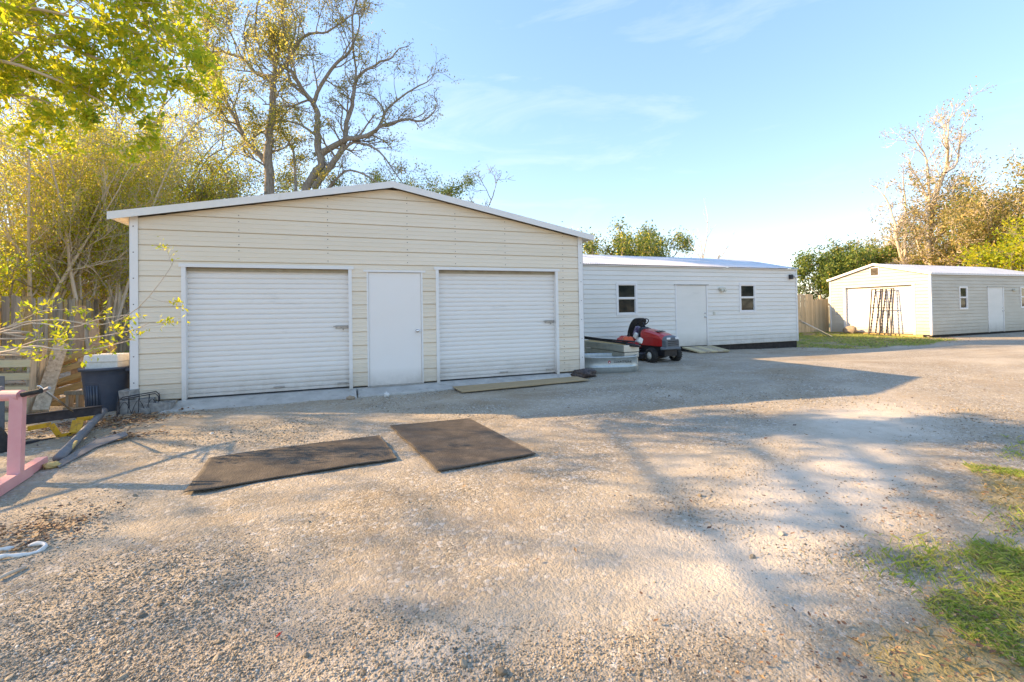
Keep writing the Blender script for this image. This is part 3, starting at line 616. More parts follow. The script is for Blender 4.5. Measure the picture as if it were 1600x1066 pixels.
# long shed beside the garage
SX0, SX1, SYF, SD, SH, SRZ = 7.75, 18.0, 3.774, 4.9, 2.575, 3.20
SZ = .0
S2 = thing('long_shed', 'long white lap-sided shed with two windows beyond the garage and the red mower', 'shed', (13, SYF, 0))
dL = (12.63, 13.89); w1 = (10.42, 11.18); w2 = (15.28, 16.03)
opens = [(dL[0]-.0, dL[1]+.0, -1, 2.02), (w1[0], w1[1], 1.06, 2.08), (w2[0], w2[1], 1.06, 2.08)]
siding(S2, 'white_siding', (0, SYF, 0), (1, 0, 0), (0, -1, 0), SX0, SX1, SZ, SH/18, 18, rect(SX0+.01, SX1-.01, SH), opens, prof_lap)
siding(S2, 'white_siding', (SX1, SYF, 0), (0, 1, 0), (1, 0, 0), 0, SD, SZ, SH/18, 23, gable(.01, SD, SH, SRZ-.02), [], prof_lap)
siding(S2, 'white_siding', (SX0, SYF, 0), (0, 1, 0), (-1, 0, 0), 0, SD, SZ, SH/18, 23, gable(.01, SD, SH, SRZ-.02), [], prof_lap)
MB().span((SX0, SYF+SD, 0), (SX1, SYF+SD+.03, SH)).build('back_wall', 'white_siding', S2)
MB().span((SX0+.05, SYF+.10, 0), (SX1-.05, SYF+.12, SH-.02)).build('inner_wall', 'dark_gap', S2)
for x in (SX0, SX1): s_ = 1 if x == SX0 else -1; MB().span((x-.018*s_, SYF-.02, -.01), (x+.05*s_, SYF-.0155, SH)).build('corner_trim', 'white_trim', S2)
MB().span((SX0+.06, SYF+.03, -.32), (SX1-.02, SYF+.10, -.001)).build('base_gap_shade', 'dark_gap', S2)  # dark strip standing in for shade in the gap under the siding
for w_ in (w1, w2): window(S2, (0, SYF, 0), (1, 0, 0), (0, -1, 0), w_[0], w_[1], 1.06, 2.08, .075)
plain_door(S2, (0, SYF, 0), (1, 0, 0), (0, -1, 0), dL[0]+.03, dL[1]-.03, .02, 2.0)
corr_roof(SX0, SX1+.06, SYF-.10, SH+.045, SYF+SD/2, SRZ+.04, S2); corr_roof(SX0, SX1+.06, SYF+SD+.1, SH+.045, SYF+SD/2, SRZ+.04, S2)
MB().span((SX0, SYF-.06, SH-.0), (SX1, SYF-.03, SH+.028)).build('eave_trim', 'white_trim', S2)
mb = MB(); mb.span((14.38, SYF-.10, 1.86), (14.62, SYF-.02, 1.93)); mb.span((14.42, SYF-.13, 1.79), (14.50, SYF-.05, 1.87)); mb.span((14.54, SYF-.13, 1.79), (14.62, SYF-.05, 1.87)); mb.build('wall_light', 'lamp_housing', S2, bevel=.01)
mb = MB(); mb.span((17.60, SYF-.12, 2.24), (17.72, SYF-.02, 2.40)); mb.build('floodlight', 'dark_steel', S2, bevel=.01)
mb = MB(); mb.lathe([(.035, 0), (.045, .02), (.045, .12), (.03, .14)], (17.78, SYF-.1, 2.33), 12, Matrix.Rotation(R(90), 3, 'Y')); mb.span((17.8, SYF-.14, 2.36), (18.06, SYF-.05, 2.375)); mb.build('camera_head', 'white_trim', S2)
MB().span((14.13, SYF-.03, 1.02), (14.21, SYF-.016, 1.12)).build('switch_box', 'lamp_housing', S2)

# far shed
FX, FY, FB, FH, FD_, FL, FR_ = 25.43, 3.563, -.05, 2.53, 4.30, 9.2, 3.12
S3 = thing('gabled_shed', 'white gabled shed at the right with a roll-up door under a roof vent', 'shed', (FX, FY, 0))
fd = (FX+4.09, FX+5.30); fw1 = (27.38, 27.98); fw2 = (32.15, 32.85)
opens = [(fd[0], fd[1], -1, 2.0), (fw1[0], fw1[1], 1.0, 2.0), (fw2[0], fw2[1], 1.0, 2.0)]
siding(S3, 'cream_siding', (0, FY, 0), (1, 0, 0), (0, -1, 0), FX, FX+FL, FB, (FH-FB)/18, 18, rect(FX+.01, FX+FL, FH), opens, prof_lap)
g0, g1 = .66, 3.53
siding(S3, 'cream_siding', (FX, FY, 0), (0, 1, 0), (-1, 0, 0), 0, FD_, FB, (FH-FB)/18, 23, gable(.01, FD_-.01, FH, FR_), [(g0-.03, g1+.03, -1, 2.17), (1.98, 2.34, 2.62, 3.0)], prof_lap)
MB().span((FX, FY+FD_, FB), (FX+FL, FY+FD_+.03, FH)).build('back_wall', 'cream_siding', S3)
MB().add([(FX+FL, FY, FB), (FX+FL, FY+FD_, FB), (FX+FL, FY+FD_, FH), (FX+FL, FY+FD_/2, FR_), (FX+FL, FY, FH)], [(0, 1, 2, 3, 4)]).build('end_wall', 'cream_siding', S3)
MB().span((FX+.2, FY+.10, FB), (FX+FL-.05, FY+.12, FH-.02)).build('inner_wall', 'dark_gap', S3)
MB().span((FX-.0195, FY-.0195, FB-.01), (FX+.05, FY-.0155, FH)).build('corner_trim', 'white_trim', S3)
MB().span((FX-.0195, FY-.015, FB-.01), (FX-.0155, FY+.06, FH)).build('corner_trim', 'white_trim', S3)
MB().span((FX-.0195, FY+FD_-.06, FB-.01), (FX-.0155, FY+FD_, FH)).build('corner_trim', 'white_trim', S3)
MB().span((FX+.05, FY+.04, -.3), (FX+FL, FY+.10, FB-.001)).build('base_gap_shade', 'dark_gap', S3)  # shade below the far shed's floor drawn as a dark strip
for k_ in range(6): MB().span((FX+.1, FY+.15+k_*.75, -.3), (FX+.5, FY+.35+k_*.75, FB-.002)).build('pier_block', 'block_concrete', S3)
MB().span((FX-.05, FY+.3, -.2), (FX+.03, FY+FD_-.3, FB-.002)).build('sill_beam', 'wood_tan', S3)
an = MB().span((FX+.125, FY+g0, FB), (FX+.14, FY+g1, 2.15)).build('rollup_door', 'dark_gap', S3)
rollup(an, (FX, FY, 0), (0, 1, 0), (-1, 0, 0), g0, g1, FB+.01, 2.12, pitch=.0805, fw_=.10, hasp=0)
vb = MB().span((FX-.02, FY+1.96, 2.60), (FX+.02, FY+2.36, 3.0)).build('gable_vent', 'white_trim', S3)
MB().span((FX-.022, FY+2.0, 2.63), (FX-.0205, FY+2.32, 2.97)).build('vent_opening', 'dark_gap', vb)
for k_ in range(6): MB().box((FX-.03, FY+2.16, 2.655+k_*.058), (.03, .32, .008), Matrix.Rotation(R(35), 3, 'Y')).build('louvre', 'brown_trim', vb)
for w_ in (fw1, fw2): window(S3, (0, FY, 0), (1, 0, 0), (0, -1, 0), w_[0], w_[1], 1.0, 2.0, .06)
plain_door(S3, (0, FY, 0), (1, 0, 0), (0, -1, 0), fd[0]+.03, fd[1]-.03, FB+.01, 1.97)
MB().span((FX+6.05, FY-.10, 1.80), (FX+6.35, FY-.02, 1.90)).build('wall_light', 'lamp_housing', S3, bevel=.01)
def flat_roof(parent):
    for s_ in (0, 1):
        ye = FY-.08 if s_ == 0 else FY+FD_+.08
        corr_roof(FX-.1, FX+FL+.1, ye, FH+.03, FY+FD_/2, FR_+.05, parent, pitch=.2, amp=.006)
        mb = MB(); mb.beam((FX-.10, ye, FH-.0), (FX-.10, FY+FD_/2, FR_+.02), .02, .1); mb.build('rake_trim', 'white_trim', parent)
flat_roof(S3)
MB().span((FX-.1, FY-.085, FH-.04), (FX+FL+.1, FY-.08, FH+.02)).build('eave_trim', 'white_trim', S3)

# iron grille leaning on the far roll-up door
gr = thing('iron_grille', 'black iron door grille with twisted bars leaning on the far roll-up door', 'grille', (FX-.35, FY+1.8, -.1))
def gp(a, z, off=0): return (FX-.38+.30*(z+.1)/2.1+off, FY+1.33+a, z)
mb = MB()
for a in (0, .46, .92): mb.tube([gp(a, -.12), gp(a, 2.0)], .028, 6)
for z in (-.1, 1.15, 1.98): mb.beam(gp(0, z), gp(.92, z), .03, .035)
mb.build('frame', 'dark_steel', gr)
for k_ in range(4):
    mb = MB(); pts = []; rr = []
    a = .12+k_*.22
    for q in range(29): pts.append(gp(a-.04+.10*(1-q/28), -.02+1.98*q/28, -.02)); rr.append(.020 if q % 2 else .036)
    mb.tube(pts, rr, 6); mb.build('twisted_bar', 'dark_steel', gr)
def rock(name, m, c, s, label, cat='rock', seed=0, group=None):
    import bmesh
    bm_ = bmesh.new(); bmesh.ops.create_icosphere(bm_, subdivisions=3, radius=.5); rr = random.Random(seed); ph = [rr.uniform(0, 6) for _ in range(6)]
    for v in bm_.verts:
        q = v.co; f_ = 1+.18*math.sin(q.x*9+ph[0])*math.sin(q.y*8+ph[1])+.12*math.sin(q.z*14+ph[2]+q.x*11)+rr.uniform(-.04, .04)
        v.co = Vector((q.x*s[0]*f_, q.y*s[1]*f_, q.z*s[2]*f_))
    me = bpy.data.meshes.new(name); bm_.to_mesh(me); bm_.free(); me.materials.append(MATS[m]); me.polygons.foreach_set('use_smooth', [True]*len(me.polygons))
    o = bpy.data.objects.new(name, me); COL.objects.link(o); o.location = c; return tag(o, label, cat, group)
rock('feed_sack', 'stone_tan', (FX-.3, FY+3.15, .06), (.35, .6, .4), 'tan lumpy sack in front of the far roll-up door', 'sack', 3)

# ------------------------------------------------------------------ fences
def fence(name, label, p0, p1, top, m, mats, w=.14, lean=.01, gaps=.06, rails=True, side=1, tops=None):
    p0 = Vector((*p0, 0)); p1 = Vector((*p1, 0)); d = p1-p0; ln = d.length; d.normalize(); nrm = Vector((-d.y, d.x, 0))*side
    t_ = thing(name, label, 'fence', tuple(p0+Vector((0, 0, -.1))))
    protos_ = []
    rr = random.Random(name)
    for v in range(4):
        mb = MB(); hh = 1.0; ww = w-.006
        mb.add([(-ww/2, -.008, 0), (ww/2, -.008, 0), (ww/2, .008, 0), (-ww/2, .008, 0), (-ww/2, -.008, .985), (-ww/2+.02, -.008, 1), (ww/2-.02, -.008, 1), (ww/2, -.008, .985), (-ww/2, .008, .985), (-ww/2+.02, .008, 1), (ww/2-.02, .008, 1), (ww/2, .008, .985)],
            [(0, 1, 7, 6, 5, 4), (3, 8, 9, 10, 11, 2), (0, 4, 8, 3), (1, 2, 11, 7), (4, 5, 9, 8), (5, 6, 10, 9), (6, 7, 11, 10), (0, 3, 2, 1)])
        me = bpy.data.meshes.new('picket'); me.from_pydata(mb.v, [], mb.f); me.materials.append(MATS[mats[v % len(mats)]]); protos_.append(me)
    k_ = 0; s_ = 0
    ang = math.atan2(d.y, d.x)
    while s_ < ln:
        tp = top if tops is None else tops(s_)
        o = bpy.data.objects.new('picket', protos_[rr.randrange(4)]); COL.objects.link(o); o.parent = t_
        o.location = d*(s_+w/2)+nrm*rr.uniform(-.012, .012); h_ = tp+.1+rr.uniform(-1, 1)*.035
        o.rotation_euler = (rr.uniform(-1, 1)*lean, rr.uniform(-1, 1)*lean*1.5, ang+rr.uniform(-.03, .03)); o.scale = (1, 1, h_)
        s_ += w*(1+(rr.random() < gaps)*.25)
    for z in (.3, .95, 1.6):
        a = p0+nrm*.03; b_ = p1+nrm*.03; MB().beam((a.x, a.y, z-.1), (b_.x, b_.y, z-.1), .04, .085).build('rail', mats[0], t_)
    s_ = 0
    while s_ <= ln:
        q = p0+d*s_+nrm*.095; MB().span((q.x-.045, q.y-.045, -.3), (q.x+.045, q.y+.045, top-.05)).build('fence_post', mats[0], t_); s_ += 2.4
    return t_
fence('privacy_fence', 'weathered grey wooden picket fence behind the pallets and the trash can', (-5.0, -1.5), (-5.0, 17), 1.84, 'wood_grey', ['wood_grey', 'wood_grey_dark', 'wood_grey', 'wood_tan'], lean=.018, side=1)
fence('board_fence', 'tan board fence closing the gap between the two white sheds', (18.3, 8.45), (25.9, 8.35), 1.86, 'fence_new', ['fence_new'], w=.15, lean=.004, gaps=0, tops=lambda s_: 1.86 if s_ < 6.6 else 1.62)
# white low roof behind that fence
hb = thing('back_building', 'low white-roofed building showing over the tan board fence', 'building', (25, 16, 0))
MB().span((20, 14, -.1), (31, 19, 1.9)).build('wall', 'cream_siding', hb); mb = MB(); mb.span((19.7, 13.6, 1.94), (31.3, 19.3, 2.06)); mb.build('roof', 'white_trim', hb)

# ladder lying against the fence
ld = thing('ladder', 'aluminium ladder lying slanted from the fence onto the grass', 'ladder', (24.0, 5.8, 0))
a0 = Vector(onz(1300, 527, -.12)); a1 = Vector(at(1250, 502, 21.4)); dd_ = (a1-a0).normalized(); sd = Vector((.32, .28, 0))
for s_ in (0, 1): MB().beam(a0+sd*s_, a1+sd*s_, .03, .08).build('side_rail', 'metal_bright', ld)
for k_ in range(1, 12): q = a0+(a1-a0)*(k_/12); MB().tube([q, q+sd], .016, 6).build('rung', 'metal_bright', ld)

# ------------------------------------------------------------------ mats and boards on the gravel
mm = mat('mat_rubber', (0.055, 0.045, 0.036), 0.8, col2=(0.10, 0.082, 0.062), nscale=4, dirt=(0.16, 0.13, 0.10), dscale=5, dpos=(.5, .8))
nn = mm.node_tree.nodes; ll = mm.node_tree.links.new
vo = nn.new('ShaderNodeTexVoronoi'); vo.inputs['Scale'].default_value = 55; vo.inputs['Randomness'].default_value = .7; tcm = nn.new('ShaderNodeTexCoord'); ll(tcm.outputs['Object'], vo.inputs['Vector'])
bpm = nn.new('ShaderNodeBump'); bpm.inputs['Strength'].default_value = .5; bpm.inputs['Distance'].default_value = .006; ll(vo.outputs['Distance'], bpm.inputs['Height']); ll(bpm.outputs[0], nn['Principled BSDF'].inputs['Normal'])
def matsheet(name, corners, th, m, label, cat, wav=.012, N_=44, seed=0, curl=0, hbase=.012):
    A, B, C_, D_ = [np.array(c[:2]) for c in corners]; u = np.linspace(0, 1, N_); U, V = np.meshgrid(u, u, indexing='ij'); U = U.ravel(); V = V.ravel()
    wob = .012*(fbm(U*3, V*3, 2, seed+3)-.5)*2
    P = (A[None]*((1-U)*(1-V))[:, None]+B[None]*(U*(1-V))[:, None]+C_[None]*(U*V)[:, None]+D_[None]*((1-U)*V)[:, None])+wob[:, None]
    z = hg(P[:, 0], P[:, 1])+hbase+wav*(fbm(P[:, 0], P[:, 1], 2.2, seed)-.35)*1.4
    z = z+curl*np.exp(-((U-0)/.10)**2-((V-1)/.12)**2)
    top_ = np.column_stack([P, z+th]); bot = np.column_stack([P, z]); Vv = np.concatenate([top_, bot]); i, j = np.meshgrid(np.arange(N_-1), np.arange(N_-1), indexing='ij'); i = i.ravel(); j = j.ravel()
    q = np.stack([i*N_+j, (i+1)*N_+j, (i+1)*N_+j+1, i*N_+j+1], 1); k_ = N_*N_; fs_ = [q, q[:, ::-1]+k_]
    e = np.arange(N_-1); 
    for edge in (e, e+(N_-1)*N_): fs_.append(np.stack([edge, edge+1, edge+1+k_, edge+k_], 1))
    for edge in (e*N_, e*N_+N_-1): fs_.append(np.stack([edge, edge+N_, edge+N_+k_, edge+k_], 1))
    c0 = Vv.mean(0); o = npmesh(name, Vv-c0, np.concatenate(fs_), m, smooth=False); o.location = c0
    for p in o.data.polygons: pass
    o.data.polygons.foreach_set('use_smooth', [True]*(2*len(q))+[False]*(len(o.data.polygons)-2*len(q)))
    return tag(o, label, cat)
matsheet('rubber_mat', [onz(x, y) for x, y in ((328, 719), (593, 683), (620, 720), (287, 775))], .007, 'mat_rubber', 'long brown-black rubber mat lying in front of the left roll-up door', 'mat', .014, seed=5, curl=.008)
matsheet('rubber_mat', [onz(x, y) for x, y in ((609, 668), (735, 656), (837, 712), (684, 740))], .008, 'mat_rubber', 'shorter, squarer black rubber mat, right of the long one', 'mat', .010, seed=9)
# plywood
mb = MB(); P4 = [onz(x, y, -.07) for x, y in ((690, 597), (876, 584), (921, 593), (722, 612))]
zt = (-.052, -.05, -.088, -.088)
mb.add([(p[0], p[1], z+.013) for p, z in zip(P4, zt)]+[(p[0], p[1], z) for p, z in zip(P4, zt)], [(0, 1, 2, 3), (7, 6, 5, 4), (0, 4, 5, 1), (1, 5, 6, 2), (2, 6, 7, 3), (3, 7, 4, 0)])
tag(mb.build('plywood_sheet', 'plywood'), 'tan plywood sheet on the ground in front of the right roll-up door', 'board')
# ramp planks at the shed door
rp = thing('door_ramp', 'low dark plank ramp at the long shed door beside the mower', 'ramp', (13.0, 3.3, -.15))
for k_ in range(5): MB().box((12.9+k_*.24, 3.30, -.06-.0*k_), (.225, .8, .04), Matrix.Rotation(R(7), 3, 'X')).build('plank', 'wood_grey' if k_ % 2 else 'wood_pale', rp)
MB().span((12.8, 2.98, -.3), (14.0, 3.04, -.13)).build('bearer', 'wood_grey_dark', rp)

# dark bag, white stones, rope, small litter
rock('black_bag', 'dark_bag', (7.3, -.02, -.03), (.52, .3, .2), 'crumpled black plastic bag at the right foot of the garage', 'bag', 8)
rock('white_stone', 'stone_white', tuple(onz(604, 617, -.07)), (.085, .08, .09), 'small white lump on the gravel in front of the plain white door', 'rock', 4)
rock('brown_stone', 'stone_tan', tuple(onz(548, 622, -.09)), (.14, .1, .07), 'small brown stone at the foot of the left roll-up door frame', 'rock', 6)
c0 = Vector(onz(20, 862, -.085)); pts = []
for k_ in range(26):
    a = k_/25*math.pi*1.75+1.9; rr = .085*(1+.25*math.sin(a*2.3)); pts.append(c0+Vector((math.cos(a)*rr*1.35, math.sin(a)*rr, .008*math.sin(a*3))))
tag(MB().tube(pts, [.011+.003*math.sin(k_*1.7) for k_ in range(26)], 8).build('rope_loop', 'white_rope', smooth=True), 'loop of thick white rope on the gravel at the left edge', 'rope')
tag(MB().tube([onz(-4, 905, -.085), onz(14, 896, -.083), onz(41, 886, -.088)], [.008, .011, .007], 7).build('pale_stick', 'twig_pale', smooth=True), 'pale bare stick lying just below the white rope loop', 'stick')
mb = MB(); mb.tube([onz(432, 995, -.085), onz(437, 990, -.07), onz(441, 987, -.085)], [.003, .005, .002], 5)
tag(mb.build('red_leaf', 'red_paint'), 'small curled dark red leaf on the foreground gravel', 'leaf')

# ------------------------------------------------------------------ stock tank
TK = thing('stock_tank', 'oval galvanised stock tank with printed lettering beside the garage corner', 'tank', (8.20, .62, -.115), R(-17), local=True)
def stadium(L_, W_, off, z, n=12):
    r = W_/2+off; h = L_/2-W_/2; q = []
    for s_ in (1, -1):
        for k_ in range(n+1):
            a = (-math.pi/2+math.pi*k_/n) if s_ == 1 else (math.pi/2+math.pi*k_/n); q.append((s_*h+r*math.cos(a), r*math.sin(a), z))
    return q
TL, TW = 1.36, .86
mb = MB(); pr = [(0, 0), (0, .10), (.006, .115), (.014, .13), (.014, .145), (.006, .16), (0, .175), (0, .325), (.018, .335), (.022, .35), (.012, .362), (-.004, .352), (-.008, .33), (-.008, .02)]
mb.loops([stadium(TL, TW, a, z) for a, z in pr], True, True, False); mb.build('tank_wall', 'galvanised', TK, smooth=True)
mb = MB(); mb.add(stadium(TL, TW, -.009, .15), [tuple(range(26))]); mb.build('tank_contents', 'rust_inside', TK)
def text3d(name, s, size, m, parent, loc, rot, al='CENTER'):
    cu = bpy.data.curves.new(name, 'FONT'); cu.body = s; cu.size = size; cu.align_x = al; cu.align_y = 'CENTER'; cu.extrude = .0004; cu.offset = .0008
    cu.materials.append(MATS[m]); o = bpy.data.objects.new(name, cu); COL.objects.link(o); me = bpy.data.meshes.new_from_object(o); bpy.data.objects.remove(o); o = bpy.data.objects.new(name, me); COL.objects.link(o); o.parent = parent; o.location = loc; o.rotation_euler = rot; return o
text3d('lettering', 'COUNTYLINE', .062, 'print_black', TK, (.26, -TW/2-.003, .25), (R(90), 0, 0))
em = MB().add([(.0-.05, -TW/2-.0025, .222), (.045-.05, -TW/2-.0025, .222), (.05-.05, -TW/2-.0025, .26), (.0225-.05, -TW/2-.0025, .286), (-.005-.05, -TW/2-.0025, .26)], [(0, 1, 2, 3, 4)]).build('emblem', 'print_red', TK)
MB().add([(.008-.05, -TW/2-.0035, .232), (.037-.05, -TW/2-.0035, .232), (.0225-.05, -TW/2-.0035, .268)], [(0, 1, 2)]).build('emblem_triangle', 'print_white', em)

# cream box of boards behind the tank, trimmer on top
e0 = Vector(at(986, 545, 10.0)); e1 = Vector(at(914, 538, 11.9)); e0.z = e1.z = 0; ax = (e1-e0).normalized(); sd = Vector((ax.y, -ax.x, 0))
if sd.dot(Vector(rt)) < 0: sd = -sd
PB = thing('board_box', 'long cream box of lapped boards behind the galvanised tank', 'box', tuple(e0))
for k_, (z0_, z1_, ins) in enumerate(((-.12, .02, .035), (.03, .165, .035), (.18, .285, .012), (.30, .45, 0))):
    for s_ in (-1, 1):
        a = e0+sd*s_*(.19-ins); b_ = e1+sd*s_*(.19-ins); MB().beam((a.x, a.y, (z0_+z1_)/2), (b_.x, b_.y, (z0_+z1_)/2), .02, z1_-z0_).build('side_board', 'box_side_shade', PB, bevel=.004)
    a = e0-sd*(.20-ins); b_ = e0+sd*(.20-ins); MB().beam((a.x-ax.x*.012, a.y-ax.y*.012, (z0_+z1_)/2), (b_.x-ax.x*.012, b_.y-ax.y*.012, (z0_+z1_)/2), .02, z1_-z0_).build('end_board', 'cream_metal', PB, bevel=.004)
mb = MB(); mb.beam((e0.x, e0.y, .44), (e1.x, e1.y, .44), .34, .012); mb.build('lid', 'wood_tan', PB)
ST = thing('string_trimmer', 'black-shafted orange string trimmer lying across the cream box', 'trimmer', (9.0, 1.3, .45))
pa = Vector(at(913, 528.5, 11.2)); pb = Vector(at(992, 538.5, 9.95))
MB().tube([pa, pb], .022, 8).build('shaft', 'black_plastic', ST, smooth=True)
MB().tube([pa+Vector((0, 0, .035)), at(940, 530, 10.75), at(978, 533, 10.1), pb+Vector((0, 0, .06))], .018, 8).build('boom', 'black_plastic', ST, smooth=True)
MB().beam(at(911, 526, 11.25), at(922, 530, 11.1), .05, .05).build('cutter_guard', 'black_plastic', ST, bevel=.01)
MB().beam(at(979, 539, 10.05), at(1000, 541, 9.9), .12, .05).build('engine_base', 'black_plastic', ST, bevel=.01)
q = Vector(at(981, 530, 10.25)); MB().box(q, (.26, .2, .12), Matrix.Rotation(R(-20), 3, 'Z'), .7).build('engine_cover', 'orange_plastic', ST, bevel=.03)
MB().tube([at(983, 529, 10.2), at(983, 521, 10.2)], .012, 8).build('throttle_lever', 'black_plastic', ST)
q = Vector(at(1000, 532, 10.1)); MB().box(q, (.12, .1, .12), Matrix.Rotation(R(30), 3, 'Y'), .8).build('fuel_tank', 'foam_white', ST, bevel=.02)
MB().tube([at(990, 536, 10.1), at(998, 528, 10.1), at(1004, 531, 10.1)], .013, 8).build('handle_loop', 'steel_dull', ST)

# ------------------------------------------------------------------ riding mower (faces the camera side, local y = rearward)
MW = thing('riding_mower', 'red riding mower with grey grille and tipped-up black seat by the long shed', 'mower', (10.42, 1.18, -.125), R(4), local=True)
def section(w, zt_, zb, y, n=6, crown=.05, tl=.0):
    q = []
    for k_ in range(n+1):
        a = math.pi*k_/n; cx = -math.cos(a); q.append((cx*w/2*(1 if k_ in (0, n) else 1), y+tl*(math.sin(a)), zb+(zt_-zb)*(.72 if k_ in (0, n) else 1)+(-crown+crown*math.sin(a)) if k_ not in (0, n) else zt_-(zt_-zb)*.30))
    return [(w/2, y, zb)]+[(-w/2, y, zb)]+q
def hoodsec(y, w, zb, zt_):
    return [(-w/2, y, zb), (-w/2, y, zb+(zt_-zb)*.62), (-w/2+.03, y, zt_-.05), (-w/2+.10, y, zt_-.012), (0, y, zt_), (w/2-.10, y, zt_-.012), (w/2-.03, y, zt_-.05), (w/2, y, zb+(zt_-zb)*.62), (w/2, y, zb)]
hood = MB().loops([hoodsec(.10, .46, .42, .70), hoodsec(.25, .50, .42, .745), hoodsec(.55, .52, .42, .80), hoodsec(.85, .52, .42, .85), hoodsec(.92, .50, .42, .845)][::-1]).build('hood', 'red_paint', MW, smooth=False, bevel=.01)
for k_ in (-1, 1): MB().box((k_*.07, .42, .792), (.10, .14, .01), Matrix.Rotation(R(7), 3, 'X')).build('hood_louvre', 'black_plastic', hood)
nose = MB().loops([hoodsec(.10, .475, .38, .705), hoodsec(.03, .47, .38, .69), hoodsec(-.03, .42, .39, .655)][::-1]).build('grille', 'grey_plastic', MW, bevel=.012)
for k_ in range(3): MB().span((-.15, -.042, .455+k_*.045), (.17, -.028, .472+k_*.045)).build('grille_slot', 'black_plastic', nose, bevel=.004)
for s_ in (-1, 1): MB().box((s_*.135, -.032, .625), (.115, .02, .05)).build('headlight', 'lamp_lens', MW, bevel=.008)
MB().loops([[(-.27, .0, .34), (.27, .0, .34), (.30, .09, .34), (-.30, .09, .34)], [(-.26, -.05, .36), (.26, -.05, .36), (.30, .09, .40), (-.30, .09, .40)], [(-.23, -.04, .405), (.23, -.04, .405), (.28, .09, .42), (-.28, .09, .42)]]).build('front_bumper', 'grey_plastic', MW, bevel=.008)
MB().span((-.2, .05, .18), (.2, 1.5, .42)).build('chassis', 'black_plastic', MW)
MB().tube([(-.40, .32, .2), (.40, .32, .2)], .025, 8).build('front_axle', 'dark_steel', MW)
def wheel(x, y, r, w, s_):
    M = Matrix.Rotation(R(90), 3, 'Y')
    t_ = MB().lathe([(r*.52, -w/2), (r*.8, -w/2-.004), (r*.95, -w/2+.012), (r, -w/4), (r, w/4), (r*.95, w/2-.012), (r*.8, w/2+.004), (r*.52, w/2), (r*.52, -w/2)], (x, y, r), 28, M, False).build('wheel', 'black_rubber', MW, smooth=True)
    MB().lathe([(r*.52, -w/2+.01), (r*.5, -w*.1), (r*.2, -w*.05), (r*.18, .0), (r*.2, w*.05), (r*.5, w*.1), (r*.52, w/2-.01)], (x, y, r), 20, M).build('rim', 'foam_white', t_, smooth=True)
    mb = MB()
    for k_ in range(22):
        a = 2*math.pi*k_/22; mb.box((x, y+math.cos(a)*r, r+math.sin(a)*r), (w*.8, .012, .03), Matrix.Rotation(a+R(90), 3, 'X'))
    mb.build('tread', 'black_rubber', t_)
for s_ in (-1, 1): wheel(s_*.39, .32, .19, .15, s_); wheel(s_*.36, 1.38, .255, .22, s_)
dk = MB().loops([[(.52*math.cos(a), .84+.34*math.sin(a), z) for a in [2*math.pi*k_/20 for k_ in range(20)]] for z in (.08, .20)]+[[(.46*math.cos(a), .84+.28*math.sin(a), .235) for a in [2*math.pi*k_/20 for k_ in range(20)]]]).build('mower_deck', 'black_plastic', MW, smooth=False)
MB().loops([[(-.47, .95, .33), (.47, .95, .33), (.47, 1.75, .33), (-.47, 1.75, .33)], [(-.48, .94, .37), (.48, .94, .37), (.48, 1.76, .44), (-.48, 1.76, .44)], [(-.47, 1.02, .385), (.47, 1.02, .385), (.44, 1.72, .56), (-.44, 1.72, .56)], [(-.3, 1.15, .52), (.3, 1.15, .52), (.3, 1.7, .64), (-.3, 1.7, .64)]]).build('rear_fender', 'red_paint', MW, bevel=.02)
MB().loops([hoodsec(.92, .44, .38, .86), hoodsec(1.05, .40, .38, .90)][::-1]).build('dashboard', 'black_plastic', MW, bevel=.015)
MB().tube([(0, 1.0, .85), (0, 1.12, 1.0)], .02, 8).build('steering_column', 'black_plastic', MW)
Mr = Matrix.Rotation(R(-40), 3, 'X'); MB().tube([Vector((0, 1.12, 1.0))+Mr @ Vector((.17*math.cos(a), .17*math.sin(a), 0)) for a in [2*math.pi*k_/20 for k_ in range(21)]], .014, 8, False).build('steering_wheel', 'black_plastic', MW, smooth=True)
def seatshell():
    lp = []
    for off, dy in ((-.03, .0), (0, .02), (0, .06), (-.03, .085)):
        q = []
        for k_ in range(28):
            a = 2*math.pi*k_/28; cx = abs(math.cos(a))**.55*math.copysign(1, math.cos(a))*(.26+off); cz = abs(math.sin(a))**.55*math.copysign(1, math.sin(a))*(.29+off)
            fwd = .22*((cz+.29)/.58)**2-.06*(abs(cx)/.26)**2*-1
            q.append((cx, 1.50+dy-fwd*1.25, .84+cz))
        lp.append(q)
    return MB().loops(lp)
seatshell().build('seat', 'black_rubber', MW, smooth=True)
mb = MB(); mb.box((-.12, 1.22, .78), (.18, .12, .26), Matrix.Rotation(R(20), 3, 'X'), .7); mb.build('seat_cloth', 'purple_cloth', MW, bevel=.02)
MB().box((-.27, 1.08, .66), (.1, .16, .16), Matrix.Rotation(R(25), 3, 'X'), .7).build('fender_cover', 'foam_white', MW, bevel=.03)
MB().tube([(-.38, 1.3, .5), (-.4, 1.28, .68)], .011, 8).build('gear_lever', 'black_plastic', MW)
MB().tube([(-.3, .85, .3), (-.42, .95, .25), (-.42, 1.15, .25)], .018, 6).build('foot_rest', 'dark_steel', MW)

